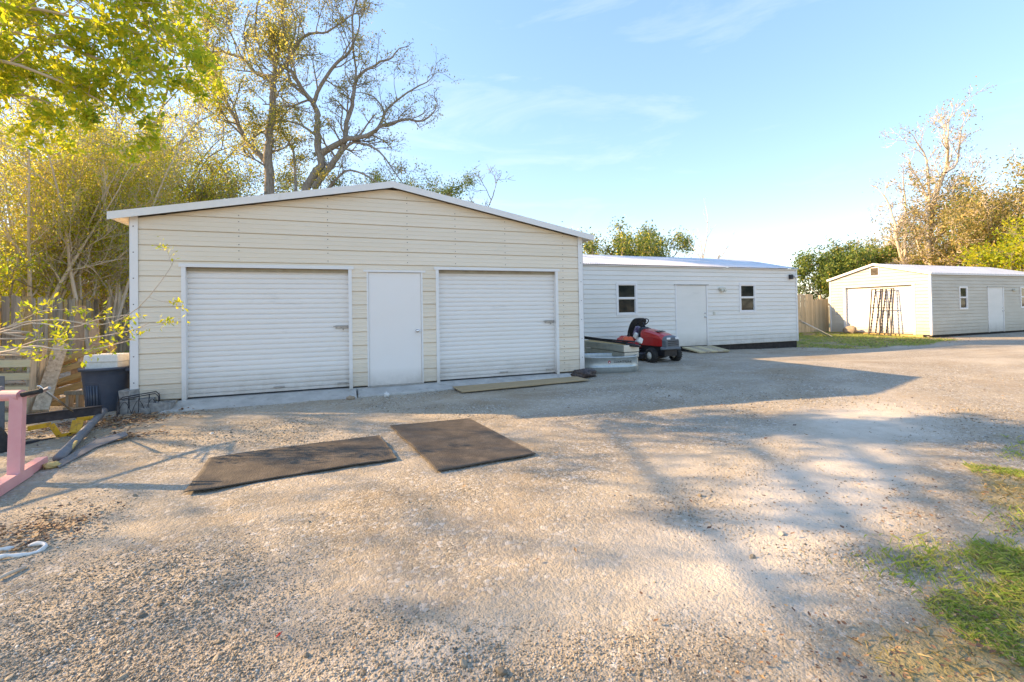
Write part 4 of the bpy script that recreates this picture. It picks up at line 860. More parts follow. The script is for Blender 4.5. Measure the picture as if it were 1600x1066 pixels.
# ------------------------------------------------------------------ left corner: trash can, cooler, blocks, basket
CC = (-.40, .30)
TC = thing('trash_can', 'dark blue-grey plastic trash can holding a white foam cooler', 'trash can', (CC[0], CC[1], -.115), R(-18), local=True)
pr = [(.235, 0), (.24, .01), (.262, .35), (.272, .52), (.284, .54), (.288, .60), (.30, .605), (.318, .612), (.322, .64), (.312, .65), (.30, .645), (.285, .60), (.26, .3), (.23, .03)]
cn = MB().lathe(pr, (0, 0, 0), 40).build('can_body', 'can_plastic', TC, smooth=True)
mb = MB()
for k_ in range(5):
    a = R(-105+k_*7.5); mb.tube([((.250)*math.cos(a), .250*math.sin(a), .04), ((.271)*math.cos(a), .271*math.sin(a), .40)], .015, 6)
a0_, a1_ = R(-111), R(-69)
mb.tube([(.243*math.cos(a0_), .243*math.sin(a0_), .03), (.268*math.cos(a0_), .268*math.sin(a0_), .43), (.27*math.cos(R(-100)), .27*math.sin(R(-100)), .45), (.27*math.cos(R(-90)), .27*math.sin(R(-90)), .45), (.27*math.cos(R(-80)), .27*math.sin(R(-80)), .45), (.268*math.cos(a1_), .268*math.sin(a1_), .43), (.243*math.cos(a1_), .243*math.sin(a1_), .03)], .007, 6)
mb.build('moulded_ribs', 'can_plastic', TC, smooth=True)
for s_ in (-1, 1): MB().box((s_*.335, 0, .60), (.07, .14, .05)).build('can_handle', 'can_plastic', TC, bevel=.012)
CL = thing('foam_cooler', 'white foam cooler box wedged in the top of the trash can', 'cooler', (CC[0]+.02, CC[1], .36), R(-14), local=True)
MB().box((0, 0, .12), (.42, .30, .26), None, 1.04).build('cooler_box', 'foam_white', CL, bevel=.012)
MB().box((0, 0, .30), (.46, .34, .11), None, .97).build('cooler_lid', 'foam_white', CL, bevel=.015)
def cblock(loc, rz, rx, label, hollow=True, s=(.39, .19, .19)):
    t_ = MB(); a, b_, c = s; wt = .03
    if hollow:
        t_.span((-a/2, -b_/2, 0), (a/2, -b_/2+wt, c)); t_.span((-a/2, b_/2-wt, 0), (a/2, b_/2, c))
        for x in (-a/2+wt/2, 0, a/2-wt/2): t_.box((x, 0, c/2), (wt, b_-2*wt, c))
    else: t_.box((0, 0, c/2), s)
    o = t_.build('concrete_block', 'block_concrete', None, bevel=.006); o.location = loc; o.rotation_euler = (rx, 0, rz); return tag(o, label, 'concrete block')
cblock((.10, -.10, -.11), R(10), 0, 'grey concrete block lying flat against the garage corner', True)
cblock((-.02, .02, .09), R(-35), R(8), 'weathered concrete block set crooked on another at the garage corner', False, (.22, .16, .12))
cblock((.40, -.20, -.12), R(-8), 0, 'hollow concrete block beneath the wall left of the roll-up door', True, (.34, .16, .15))
cblock((.22, -.24, -.11), R(70), R(90), 'upended broken block between the wire basket and the timber beam', False, (.14, .16, .10))
WB = thing('wire_basket', 'black wire basket with arched sides in front of the concrete blocks', 'basket', (.12, -.32, -.1))
def arc(p, q, h, n=12): p = Vector(p); q = Vector(q); return [p+(q-p)*(k_/n)+Vector((0, 0, h*math.sin(math.pi*k_/n))) for k_ in range(n+1)]
A_ = Vector(onz(183, 652)); B_ = Vector(onz(248, 643)); dp = Vector((-.06, .2, 0))
for o_ in (Vector((0, 0, 0)), dp):
    MB().tube(arc(A_+o_, A_+o_+Vector((.001, 0, 0)), 0)[:1]+[A_+o_+Vector((0, 0, .20)), A_+o_+Vector((.04, 0, .235)), B_+o_+Vector((-.04, 0, .26)), B_+o_+Vector((0, 0, .21)), B_+o_+Vector((0, 0, .02))], .007, 6).build('basket_rim', 'dark_steel', WB)
for k_ in range(5):
    p = A_+(B_-A_)*(k_/4); MB().tube(arc(p+Vector((0, 0, .03)), p+dp+Vector((0, 0, .03)), .22), .005, 5).build('basket_hoop', 'dark_steel', WB)
for k_ in range(3):
    p = A_+(B_-A_)*(k_/3); q = A_+(B_-A_)*((k_+1)/3); MB().tube(arc(p+Vector((0, 0, .02)), q+Vector((0, 0, .02)), .17), .004, 5).build('scroll', 'dark_steel', WB)

# pallets and scrap wood
def pallet(loc, rot, label, m='wood_pale', slats=6, w=1.15, h=1.02, group=None, sw=.10):
    t_ = thing('pallet', label, 'pallet', loc, 0, group, local=True); t_.rotation_euler = rot
    for k_ in range(slats):
        z = sw/2+k_*(h-sw)/(slats-1); rr = random.Random(k_+slats)
        MB().box((0, -.055, z), (w, .018, sw*rr.uniform(.85, 1.05)), Matrix.Rotation(rr.uniform(-.015, .015), 3, 'Y')).build('slat', m, t_, bevel=.003)
        if k_ % 2 == 0: MB().box((0, .055, z), (w, .018, sw)).build('slat', m, t_, bevel=.003)
    for x in (-w/2+.03, 0, w/2-.03): MB().box((x, 0, h/2), (.04, .09, h)).build('stringer', 'wood_grey', t_, bevel=.003)
    return t_
pb_ = at(5, 600, 6.25)
pallet((-1.66, .18, -.11), (R(-4), 0, R(-16)), 'pale wooden pallet on edge behind the pink steel stand', 'wood_pale', 6, 1.12, .98)
pallet((-1.75, .46, -.11), (R(-7), 0, R(-12)), 'greyer wooden pallet standing right behind the pale one', 'wood_grey', 6, 1.10, .98)
pallet((-.92, .92, .0), (R(-12), R(-17), R(-14)), 'tan pallet tilted up behind the trash can', 'wood_tan', 5, .95, .75)
pallet((-.80, .45, -.12), (R(-3), 0, R(-20)), 'small grey pallet frame at the foot of the leaning timber', 'wood_grey', 2, .36, .30, sw=.06)
o = MB().beam(at(63, 642, 6.1), at(96, 538, 6.9), .16, .05, upv=(-.35, .94, 0)).build('leaning_timber', 'wood_grey', None, bevel=.005); tag(o, 'broad grey timber leaning between the pale pallet and the tan pallet', 'timber')
for x_, y_, dx, lab in ((118, 520, 8, 'rough upright board against the fence left of the white cooler'), (150, 520, -4, 'upright board hidden behind the white cooler by the fence')):
    o = MB().beam(at(x_, 600, 7.4), at(x_+dx, 478 if dx > 0 else 500, 7.6), .13, .03, upv=(-.35, .94, 0)).build('upright_board', 'wood_grey_dark', None, bevel=.004); tag(o, lab, 'board')

# pink steel stand
PS = thing('engine_stand', 'faded pink square-tube steel stand at the left edge', 'stand', tuple(onz(30, 745)))
b0 = Vector(onz(66, 728, -.095)); b1 = Vector(onz(-30, 790, -.095)); bd = (b1-b0).normalized(); upz = Vector((0, 0, .045))
def sqtube(a, b_, w, name, m, parent, wall=.006, upv=(0, 0, 1)):
    a = Vector(a); b_ = Vector(b_); d = (b_-a).normalized(); u_ = Vector(upv)
    if abs(d.dot(u_)) > .95: u_ = Vector((0, 1, 0)) if abs(d.y) < .9 else Vector((1, 0, 0))
    x = d.cross(u_).normalized(); z = x.cross(d); mb = MB()
    sq = lambda p, r: [p+x*r+z*r, p-x*r+z*r, p-x*r-z*r, p+x*r-z*r]
    mb.loops([sq(a+d*.05, w/2-wall), sq(a, w/2-wall), sq(a, w/2), sq(b_, w/2), sq(b_, w/2-wall), sq(b_-d*.05, w/2-wall)], True, True, True)
    return mb.build(name, m, parent, bevel=.003)
sqtube(b0+upz, b0+upz+bd*.30, .075, 'base_leg', 'pink_paint', PS); sqtube(b0+upz+bd*.302, b1+upz, .088, 'base_sleeve', 'pink_paint', PS)
pc = Vector(onz(24, 757, -.095))+upz; pst = pc+Vector((-.01, .02, .0))
sqtube(pst+Vector((0, 0, .03)), pst+Vector((0, .03, .66)), .078, 'post', 'pink_paint', PS, upv=(bd.x, bd.y, 0))
tp_ = pst+Vector((0, .03, .67)); ah = Vector(rt0)*1
MB().tube([tp_-ah*.13, tp_+ah*.03], .045, 16).build('pivot_head', 'pink_paint', PS, smooth=False)
MB().beam(tp_+ah*.02+Vector((0, 0, .0)), tp_+ah*.16+Vector((0, 0, .03)), .03, .03).build('swivel_arm', 'pink_paint', PS, bevel=.004)
MB().tube([tp_+ah*.05+Vector((0, -.02, .01)), tp_+ah*.19+Vector((0, 0, .035))], .022, 10).build('grip', 'black_rubber', PS)
MB().tube([tp_+ah*.05+Vector((0, .06, -.02)), tp_+ah*.22+Vector((0, .06, .05))], .014, 8).build('crank_rod', 'steel_dull', PS)
MB().box(tp_+Vector((-.20, .1, .03)), (.14, .02, .09), Matrix.Rotation(R(-20), 3, 'Z')).build('head_plate', 'grey_steel', PS, bevel=.004)
# tyre and panel at the very edge
TY = thing('tyre', 'black tyre with dark rim half out of frame behind the pink stand', 'tyre', tuple(at(-36, 700, 4.5)))
tc_ = Vector(at(-34, 703, 4.55)); Mz = Matrix.Rotation(-YAW, 3, 'Z') @ Matrix.Rotation(R(90), 3, 'X')
MB().lathe([(.16, -.06), (.23, -.075), (.265, -.06), (.275, 0), (.265, .06), (.23, .075), (.16, .06)], tc_, 32, Mz, False).build('tyre_carcass', 'black_rubber', TY, smooth=True)
MB().lathe([(.16, -.06), (.15, -.01), (.04, 0), (.03, .03), (.15, .05), (.16, .06)], tc_, 24, Mz).build('rim', 'grey_steel', TY, smooth=True)
o = MB().beam(at(-60, 765, 4.9), at(-60, 592, 4.9), .62, .02, upv=(-.35, .94, 0)).build('metal_panel', 'grey_plastic', None, bevel=.005); tag(o, 'dark grey-green flat panel standing behind the tyre at the left edge', 'panel')

# steel implement on the ground
IM = thing('blade_frame', 'rusty yellow and black steel implement frame behind the pink stand', 'implement', tuple(onz(95, 690)))
r0 = at(28, 658, 4.95); r1 = at(158, 641, 5.75)
MB().beam(r0, r1, .03, .10).build('top_rail', 'dark_steel', IM, bevel=.004); MB().beam(np.array(r0)+[0, 0, .055], np.array(r1)+[0, 0, .055], .075, .008).build('rail_flange', 'dark_steel', IM)
MB().beam(at(24, 700, 4.75), at(126, 684, 5.3), .03, .10).build('bottom_rail', 'dark_steel', IM, bevel=.004)
br_ = [at(43, 670, 4.9), at(80, 663, 5.05), at(93, 682, 5.1), at(117, 678, 5.2), at(120, 656, 5.4), at(145, 653, 5.55)]
for k_ in range(5): MB().beam(br_[k_], br_[k_+1], .02, .05 if k_ != 3 else .02, upv=(0, 0, 1)).build('bracket', 'yellow_paint', IM, bevel=.003)
MB().beam(at(117, 678, 5.2), at(122, 657, 5.4), .10, .015, upv=(-.35, .94, 0)).build('bracket', 'yellow_paint', IM)
o = MB().tube([at(60, 603, 4.6), at(114, 643, 5.3)], .010, 8).build('steel_rod', 'metal_bright', None, smooth=True); tag(o, 'thin bright steel rod slanting from the pink stand to the yellow implement', 'rod')
o = MB().tube([onz(163, 642, .0), onz(160, 645, .0), onz(92, 716, -.06)], [.04, .038, .045], 12).build('grey_pole', 'grey_steel', None, smooth=True); tag(o, 'thick grey steel pole slanting across the end of the yellow implement', 'pole')
mb = MB(); bl = [onz(86, 726, -.07), onz(150, 688, -.07), onz(196, 676, -.05), onz(200, 681, -.07), onz(150, 700, -.09), onz(92, 732, -.09)]
mb.loops([[Vector(p) for p in bl], [Vector(p)+Vector((0, 0, .012)) for p in bl]]); o = mb.build('scrap_plate', 'grey_steel', None); tag(o, 'flat tapering grey steel blade lying on the gravel past the pole', 'blade')
o = MB().tube([at(101, 704, 4.45), at(111, 702, 4.45), at(119, 690, 4.6)], [.016, .018, .015], 8).build('foam_tube', 'foam_yellow', None, smooth=True); tag(o, 'bent pale yellow foam tube lying on the grey blade', 'foam')
rock('foam_block', 'foam_yellow', tuple(onz(81, 727, -.07)), (.12, .09, .06), 'pale yellow foam lump at the near end of the grey blade', 'foam', 12)

# ------------------------------------------------------------------ trees
class Tree:
    def __init__(s, seed): s.V = []; s.F = []; s.n = 0; s.anch = []; s.rng = random.Random(seed); s.nr = np.random.default_rng(seed)
    def tube(s, pts, rs, n):
        pts = np.asarray(pts, dtype=float); k = len(pts); d = np.gradient(pts, axis=0); d /= np.linalg.norm(d, axis=1)[:, None]+1e-9
        ref = np.array([.31, .17, .93]) if abs(d[0][2]) < .8 else np.array([.93, .2, .1])
        x = np.cross(d, ref); x /= np.linalg.norm(x, axis=1)[:, None]+1e-9; y = np.cross(d, x); a = np.arange(n)*2*math.pi/n
        ring = pts[:, None, :]+(x[:, None, :]*np.cos(a)[None, :, None]+y[:, None, :]*np.sin(a)[None, :, None])*np.asarray(rs)[:, None, None]
        s.V.append(ring.reshape(-1, 3)); i, j = np.meshgrid(np.arange(k-1), np.arange(n), indexing='ij'); i = i.ravel(); j = j.ravel(); j2 = (j+1) % n
        s.F.append(np.stack([i*n+j, i*n+j2, (i+1)*n+j2, (i+1)*n+j], 1)+s.n); s.n += k*n
    def limb(s, pts, r0, r1, n=7, sub=3):
        """smooth polyline limb with slight kinks; returns dense points"""
        pts = [np.array(p, dtype=float) for p in pts]; out = []
        for i in range(len(pts)-1):
            p0 = pts[max(i-1, 0)]; p1 = pts[i]; p2 = pts[i+1]; p3 = pts[min(i+2, len(pts)-1)]
            for k in range(sub):
                t_ = k/sub; out.append(.5*((2*p1)+(-p0+p2)*t_+(2*p0-5*p1+4*p2-p3)*t_**2+(-p0+3*p1-3*p2+p3)*t_**3))
        out.append(pts[-1]); out = np.array(out); out[1:-1] += s.nr.normal(0, r0*.12, out[1:-1].shape); m_ = len(out)
        rs = r0+(r1-r0)*np.linspace(0, 1, m_)**.8; s.tube(out, rs, n); return out, rs
    def grow(s, p, d, ln, r, lvl, mx_, P):
        k = max(3, int(3+ln*1.2)) if lvl < mx_ else 3; pts = [np.array(p)]; d = np.array(d)/np.linalg.norm(d)
        for i in range(k):
            d = d+s.nr.normal(0, P.get('wob', .18), 3)+np.array([0, 0, P.get('up', .05)]); d /= np.linalg.norm(d); pts.append(pts[-1]+d*ln/k)
        rs = np.linspace(r, r*.45, k+1); s.tube(pts, rs, 5 if r > .02 else 3)
        if lvl >= mx_: s.anch.append(np.array(pts[1:])); return
        nc = P['n'][lvl] if lvl < len(P['n']) else 3
        for c in range(nc):
            t_ = s.rng.uniform(.25, 1.0); i = min(int(t_*k), k-1); f_ = t_*k-i; q = pts[i]*(1-f_)+pts[i+1]*f_
            a = s.nr.normal(0, 1, 3); a -= d*a.dot(d); a /= np.linalg.norm(a); sp = P.get('ang', .8)*s.rng.uniform(.6, 1.2)
            s.grow(q, d*math.cos(sp)+a*math.sin(sp), ln*P.get('lr', .55)*s.rng.uniform(.7, 1.2), max(r*.5, P.get('rmin', .004)), lvl+1, mx_, P)
    def sprout(s, out, rs, spacing, ln, mx_, P, start=.15):
        seg = np.linalg.norm(np.diff(out, axis=0), axis=1); cum = np.concatenate([[0], np.cumsum(seg)]); L_ = cum[-1]; q = L_*start
        while q < L_:
            i = min(np.searchsorted(cum, q)-1, len(seg)-1); i = max(i, 0); f_ = (q-cum[i])/seg[i]; p = out[i]*(1-f_)+out[i+1]*f_; d = (out[i+1]-out[i])/seg[i]
            a = s.nr.normal(0, 1, 3)+np.array([0, 0, .35]); a -= d*a.dot(d); a /= np.linalg.norm(a); sp = s.rng.uniform(.6, 1.1)
            s.grow(p, d*math.cos(sp)+a*math.sin(sp), ln*s.rng.uniform(.6, 1.25), max(min(rs[i]*.45, .05), P.get('rmin', .004)*2), 0, mx_, P); q += spacing*s.rng.uniform(.6, 1.4)
        s.grow(out[-1], out[-1]-out[-2], ln*.8, rs[-1], 0, mx_, P)
    def wood(s, name, m, parent): return npmesh(name, np.concatenate(s.V), np.concatenate(s.F), m, parent, smooth=True)
    def leaves(s, name, m, parent, per, size, spread, keep=1.0, droop=.0, asp=.45, filt=None):
        A = np.concatenate(s.anch)
        if filt is not None: A = A[filt(A)]
        A = A[s.nr.random(len(A)) < keep]; A = np.repeat(A, per, axis=0); n_ = len(A); C_ = A+s.nr.normal(0, spread, (n_, 3)); C_[:, 2] -= droop*s.nr.random(n_)
        d = s.nr.normal(0, 1, (n_, 3)); d[:, 2] -= .5; d /= np.linalg.norm(d, axis=1)[:, None]; e = np.cross(d, s.nr.normal(0, 1, (n_, 3))); e /= np.linalg.norm(e, axis=1)[:, None]+1e-9
        nrm = np.cross(d, e); sz = size*s.nr.uniform(.6, 1.4, n_)[:, None]
        V = np.stack([C_-d*sz*.5, C_+e*sz*asp*.5+nrm*sz*.08, C_+d*sz*.5, C_-e*sz*asp*.5+nrm*sz*.08], 1).reshape(-1, 3); i = np.arange(n_)*4
        return npmesh(name, V, np.stack([i, i+1, i+2, i+3], 1), m, parent)
def px(poly, D, seed=0, amp=.9):
    r_ = random.Random(seed); a = r_.uniform(-1, 1)*amp; out = []
    for k, (x, y) in enumerate(poly): out.append(at(x, y, D+a*k/len(poly)*1.6))
    return out

# big bare oak behind the garage
OD = 19.0
oak = thing('oak_tree', 'tall half-bare oak with long bending limbs rising behind the garage roof', 'tree', tuple(at(440, 480, OD)))
T = Tree(3); PO = dict(n=[4, 4, 3], ang=.75, lr=.52, wob=.22, up=.06, rmin=.007)
g0_ = at(428, 510, OD); g1_ = at(484, 510, OD)
limbs = [([(424, 510), (422, 400), (421, 296), (418, 254), (422, 220), (424, 192), (427, 155), (429, 120)], .24, .12, 1, 1.2),
 ([(429, 120), (415, 119), (398, 113), (380, 93), (353, 82), (312, 62), (280, 40)], .11, .03, 2, 1.9),
 ([(429, 120), (437, 113), (456, 86), (470, 62), (490, 51), (511, 51), (540, 30)], .10, .03, 3, 1.7),
 ([(429, 120), (432, 90), (445, 55), (440, 20), (455, -20)], .09, .03, 4, 1.8),
 ([(418, 256), (401, 237), (384, 220), (370, 192), (353, 158), (339, 130), (336, 106), (322, 70), (330, 20)], .13, .03, 5, 1.7),
 ([(484, 510), (478, 400), (480, 295), (501, 258), (497, 227), (494, 199), (496, 179), (487, 158), (470, 137), (453, 113), (429, 96), (408, 76), (398, 45), (405, 0)], .22, .03, 6, 1.6),
 ([(490, 160), (501, 134), (525, 100), (545, 82), (552, 62), (551, 27), (560, -10)], .09, .03, 7, 1.3),
 ([(503, 240), (521, 227), (545, 218), (573, 213), (594, 198), (628, 187), (662, 189), (680, 172)], .15, .025, 8, 1.0),
 ([(594, 198), (604, 172), (628, 151), (655, 134), (668, 128)], .06, .02, 9, 1.1),
 ([(590, 200), (600, 175), (585, 152), (565, 145)], .05, .02, 10, .9),
 ([(490, 295), (515, 261), (535, 234), (542, 192), (552, 155), (556, 127), (570, 110), (594, 98), (614, 89)], .15, .03, 11, 1.1),
 ([(552, 155), (556, 110), (552, 70), (562, 40), (556, 0)], .06, .02, 12, .9),
 ([(535, 236), (552, 223), (580, 229), (597, 241), (611, 261), (628, 285)], .07, .02, 13, 1.0),
 ([(490, 320), (511, 296), (539, 268), (566, 271), (590, 285), (615, 300)], .07, .02, 14, .9),
 ([(462, 300), (460, 258), (456, 230), (442, 210), (436, 192)], .06, .03, 15, .7),
 ([(497, 215), (470, 195), (440, 188), (420, 192)], .06, .02, 16, .9),
 ([(480, 150), (455, 130), (450, 90), (462, 40), (450, 0)], .07, .02, 17, 1.5)]
jn = {}
for pl, r0_, r1_, sd_, ln in limbs:
    P3 = px(pl, OD, sd_, 0.0 if sd_ in (1, 6) else 1.0); o_, rs_ = T.limb(P3, r0_, r1_)
    T.sprout(o_, rs_, .42 if sd_ not in (1, 6) else .55, ln, 2, PO, start=.1 if sd_ not in (1, 6) else .62)
T.wood('trunk', 'bark', oak)
def pxx(A):
    d = A-CAM[None]; z = d @ fw; return 800+SX+F*(d @ rt)/z, 533+SY-F*(d @ up)/z
def leftness(A): x, y = pxx(A); r_ = np.random.default_rng(1).random(len(A)); return r_ < np.clip(1.15-(x-380)/260, .22, 1)
T.leaves('crown', 'leaf_oak', oak, 5, .085, .13, filt=leftness)
def leftness2(A): x, y = pxx(A); r_ = np.random.default_rng(2).random(len(A)); return r_ < np.clip(1.0-(x-330)/180, 0, 1)
T.leaves('golden_leaves', 'leaf_gold', oak, 6, .10, .18, filt=leftness2)
# spanish moss / brown dead clumps

def auto_tree(name, label, base, height, spread, seed, wood, leaf, per, size, lspread, trunk_r=.2, nl=8, P=None, mx_=2, fork=.3, keep=1.0, ln=1.6, spacing=.6, lean=(0, 0), group=None, arch=.3, moss=False, droop=0, both=None):
    t_ = thing(name, label, 'tree', tuple(base), group=group); T = Tree(seed); r_ = random.Random(seed); base = np.array(base, dtype=float)
    P = P or dict(n=[4, 4, 3], ang=.8, lr=.55, wob=.2, up=.05, rmin=.01)
    top_ = base+np.array([lean[0], lean[1], height*.62]); mid = (base+top_)/2+np.array([r_.uniform(-.2, .2), r_.uniform(-.2, .2), 0])
    o_, rs_ = T.limb([base-np.array([0, 0, .2]), base+(mid-base)*.5, mid, top_], trunk_r, trunk_r*.45, 8); T.sprout(o_, rs_, spacing*1.3, ln, mx_, P, start=.75)
    for k in range(nl):
        f_ = fork+(.95-fork)*(k/max(1, nl-1)); i = int(f_*(len(o_)-1)); p = o_[i]; a = k*2.4+r_.uniform(-.4, .4); hh = height*(1-.1*r_.random())-p[2]+base[2]
        rad = spread*(1-.45*abs(f_-.55))*r_.uniform(.75, 1.1); e = p+np.array([math.cos(a)*rad, math.sin(a)*rad, hh*(.35+.55*f_)*r_.uniform(.7, 1.05)])
        m1 = p+(e-p)*.45+np.array([0, 0, -arch*.4*r_.random()])+np.array([r_.uniform(-.3, .3), r_.uniform(-.3, .3), 0]); m2 = p+(e-p)*.75+np.array([r_.uniform(-.3, .3), r_.uniform(-.3, .3), arch])
        q, rq = T.limb([p, m1, m2, e], trunk_r*.42, .02, 6); T.sprout(q, rq, spacing, ln, mx_, P, start=.25)
    T.wood('trunk', wood, t_)
    if leaf and per: T.leaves('crown', leaf, t_, per, size, lspread, keep, droop)
    if both: T.leaves('crown', both[0], t_, both[1], both[2], lspread*1.2, both[3], droop)
    if moss: T.leaves('hanging_moss', 'moss', t_, 2, moss, .15, .6, .5, asp=.16)
    return t_
PD2 = dict(n=[5, 4, 3], ang=.8, lr=.55, wob=.22, up=.04, rmin=.012)
# denser greenish trees behind the garage's left part
def gpt(x, D): p = at(x, 480, D); p[2] = -.1; return p
auto_tree('broadleaf_tree', 'leafy yellow-green tree right behind the left slope of the garage roof', gpt(330, 21), 9.2, 3.6, 21, 'bark', 'leaf_oak', 5, .10, .22, .2, 10, PD2, ln=1.7, spacing=.6, both=('leaf_yellowgreen', 5, .10, .8))
auto_tree('broadleaf_tree', 'low leafy tree behind the garage between the pale shrub and the oak', gpt(245, 20), 10.2, 3.8, 22, 'bark', 'leaf_oak', 5, .10, .22, .16, 9, PD2, ln=1.6, spacing=.6, both=('leaf_yellowgreen', 4, .10, .7))
auto_tree('broadleaf_tree', 'small green tree peeking over the garage roof right of the ridge', gpt(640, 23), 10.2, 3.0, 23, 'bark', 'leaf_green', 9, .10, .18, .12, 7, PD2, ln=1.3, spacing=.6)
auto_tree('broadleaf_tree', 'thin wispy tree over the right slope of the garage roof', gpt(735, 24), 8.4, 2.0, 24, 'bark', 'leaf_green', 1, .10, .12, .09, 6, PD2, ln=1.4, spacing=.7, keep=.35)
# golden crown high at upper left behind
auto_tree('tall_tree', 'tall golden-leaved tree at upper left behind the pale shrub', gpt(215, 23), 16, 5.5, 25, 'bark', 'leaf_gold', 3, .12, .26, .26, 12, PD2, ln=2.6, spacing=.95, keep=.6, both=('leaf_oak', 1, .12, .4))
auto_tree('tall_tree', 'golden-green tree off the left edge beyond the fence', gpt(-40, 20), 11, 4.5, 26, 'bark', 'leaf_gold', 3, .12, .26, .22, 11, PD2, ln=2.2, spacing=.8, keep=.6, both=('leaf_yellowgreen', 2, .12, .6))

# pale multi-stemmed shrubs behind the fence
def fan_tree(name, label, base, stems, height, spread, seed, leafm='leaf_gold', per=3, keep=.7):
    t_ = thing(name, label, 'tree', tuple(base)); T = Tree(seed); r_ = random.Random(seed); b_ = np.array(base, dtype=float)
    P = dict(n=[5, 4, 3], ang=.55, lr=.6, wob=.16, up=.12, rmin=.006)
    for k in range(stems):
        a = r_.uniform(0, 6.28); rad = spread*math.sqrt(r_.random()); e = b_+np.array([math.cos(a)*rad, math.sin(a)*rad*.8, height*r_.uniform(.55, 1)])
        s0 = b_+np.array([math.cos(a)*.25, math.sin(a)*.25, 0]); m1 = s0+(e-s0)*np.array([.25, .25, .35])+np.array([r_.uniform(-.15, .15)]*3); m2 = s0+(e-s0)*np.array([.6, .6, .7])
        q, rq = T.limb([s0, m1, m2, e], r_.uniform(.05, .09), .015, 6); T.sprout(q, rq, .42, 1.3, 2, P, start=.32)
    T.wood('trunk', 'bark_pale', t_); T.leaves('crown', leafm, t_, per, .075, .16, keep); T.leaves('crown', 'leaf_yellowgreen', t_, 2, .08, .2, .55); return t_
fan_tree('crape_myrtle', 'pale multi-stemmed shrub fanning up behind the fence left of the garage', gpt(150, 14.5), 15, 7.6, 2.8, 31, per=4, keep=.65)
fan_tree('crape_myrtle', 'pale many-stemmed shrub behind the fence at the left edge', gpt(45, 13.5), 14, 7.4, 2.8, 32, per=4, keep=.65)
fan_tree('crape_myrtle', 'thin pale shrub hard against the garage left wall behind the fence end', gpt(196, 16.5), 8, 6.4, 1.5, 33, 'leaf_oak', 4, .9)
# bright bushes along the far side of the fence
for k_, (x, D, h) in enumerate(((10, 15.5, 3.0), (90, 17, 3.2), (165, 18.5, 3.4), (215, 21, 3.4), (-60, 12.5, 3.0))):
    lab = ['round yellow-green bush behind the fence at the left edge', 'yellow bush glowing behind the shrub stems over the fence', 'yellow-green bush behind the fence near the garage', 'bush seen between fence end and garage wall', 'yellow-green bush off the left edge behind the fence'][k_]
    o = auto_tree('bush', lab, gpt(x, D), h, 1.7, 60+k_, 'bark', 'leaf_yellowgreen', 7, .10, .2, .06, 7, dict(n=[4, 3, 3], ang=.9, lr=.6, wob=.25, up=.03, rmin=.01), ln=1.1, spacing=.5, fork=.1); o['category'] = 'bush'
# overhanging leafy branches at upper left: one tree standing off to the left
PL = dict(n=[4, 4, 3], ang=.6, lr=.55, wob=.16, up=-.02, rmin=.003)
nt = thing('overhanging_tree', 'bright yellow-green leafy branches hanging in from the upper left corner', 'tree', (-5.2, -6.2, -.1))
T = Tree(41); basep = np.array([-5.2, -6.2, -.2]); tr, trr = T.limb([basep, [-5.1, -6.15, 1.5], [-4.9, -6.0, 3.0], [-4.7, -5.8, 4.6]], .17, .07, 8)
br_l = [([(-250, 60), (-120, 10), (0, 5), (110, 25), (200, 45), (262, 75)], 5.6, .03, .8), ([(-250, 60), (-100, 40), (20, 50), (120, 80), (220, 110), (285, 105)], 6.0, .04, .8), ([(-250, 90), (-110, 90), (0, 95), (90, 125), (170, 165)], 5.8, .04, .7),
        ([(-200, 60), (-100, -40), (20, -40), (130, -20), (210, 10)], 5.4, .04, .8), ([(-200, 60), (-150, 140), (-60, 130), (40, 150), (90, 165)], 6.3, .035, .7), ([(-200, -60), (0, -120), (100, -90), (180, -40)], 5.6, .04, .9)]
for pl, D, r0_, ln in br_l:
    P3 = [tr[-1]]+[at(x, y, D) for x, y in pl[1:]]; q, rq = T.limb(P3, r0_, .008, 6); T.sprout(q, rq, .17, ln*.75, 2, PL, start=.2)
lowb = [([(-160, 560), (-60, 540), (0, 517), (60, 488), (100, 484)], 4.7), ([(-60, 520), (0, 515), (40, 503), (90, 500), (160, 507), (215, 482), (262, 425), (272, 405)], 4.7), ([(-60, 540), (0, 552), (60, 532), (120, 530), (200, 518), (232, 505)], 4.5), ([(-60, 555), (0, 551), (50, 541), (95, 546), (150, 545), (210, 530)], 4.4), ([(-60, 530), (0, 520), (50, 505), (110, 512), (150, 500), (200, 492)], 4.6)]
lstart = len(T.anch)
for pl, D in lowb:
    P3 = [np.array([-5.1, -6.15, 1.6])]+[at(x, y, D) for x, y in pl]; q, rq = T.limb(P3, .013, .003, 5)
    for k in range(5):
        i = int(len(q)*(.40+.12*k)); i = min(i, len(q)-2); d = q[i+1]-q[i]; T.grow(q[i], d/np.linalg.norm(d)+T.nr.normal(0, .5, 3), .22, .003, 1, 2, dict(n=[3, 3], ang=.6, lr=.6, wob=.15, up=.0, rmin=.002))
low = T.anch[lstart:]; hi_ = T.anch[:lstart]
T.wood('trunk', 'twig_pale', nt)
T.anch = hi_; T.leaves('crown', 'leaf_yellowgreen', nt, 4, .10, .055, .6, asp=.42, filt=lambda A: (pxx(A)[0] > -30) | (np.random.default_rng(5).random(len(A)) < .12))
T.anch = low; T.leaves('low_leaves', 'leaf_yellowgreen', nt, 3, .05, .03, .8, asp=.4)
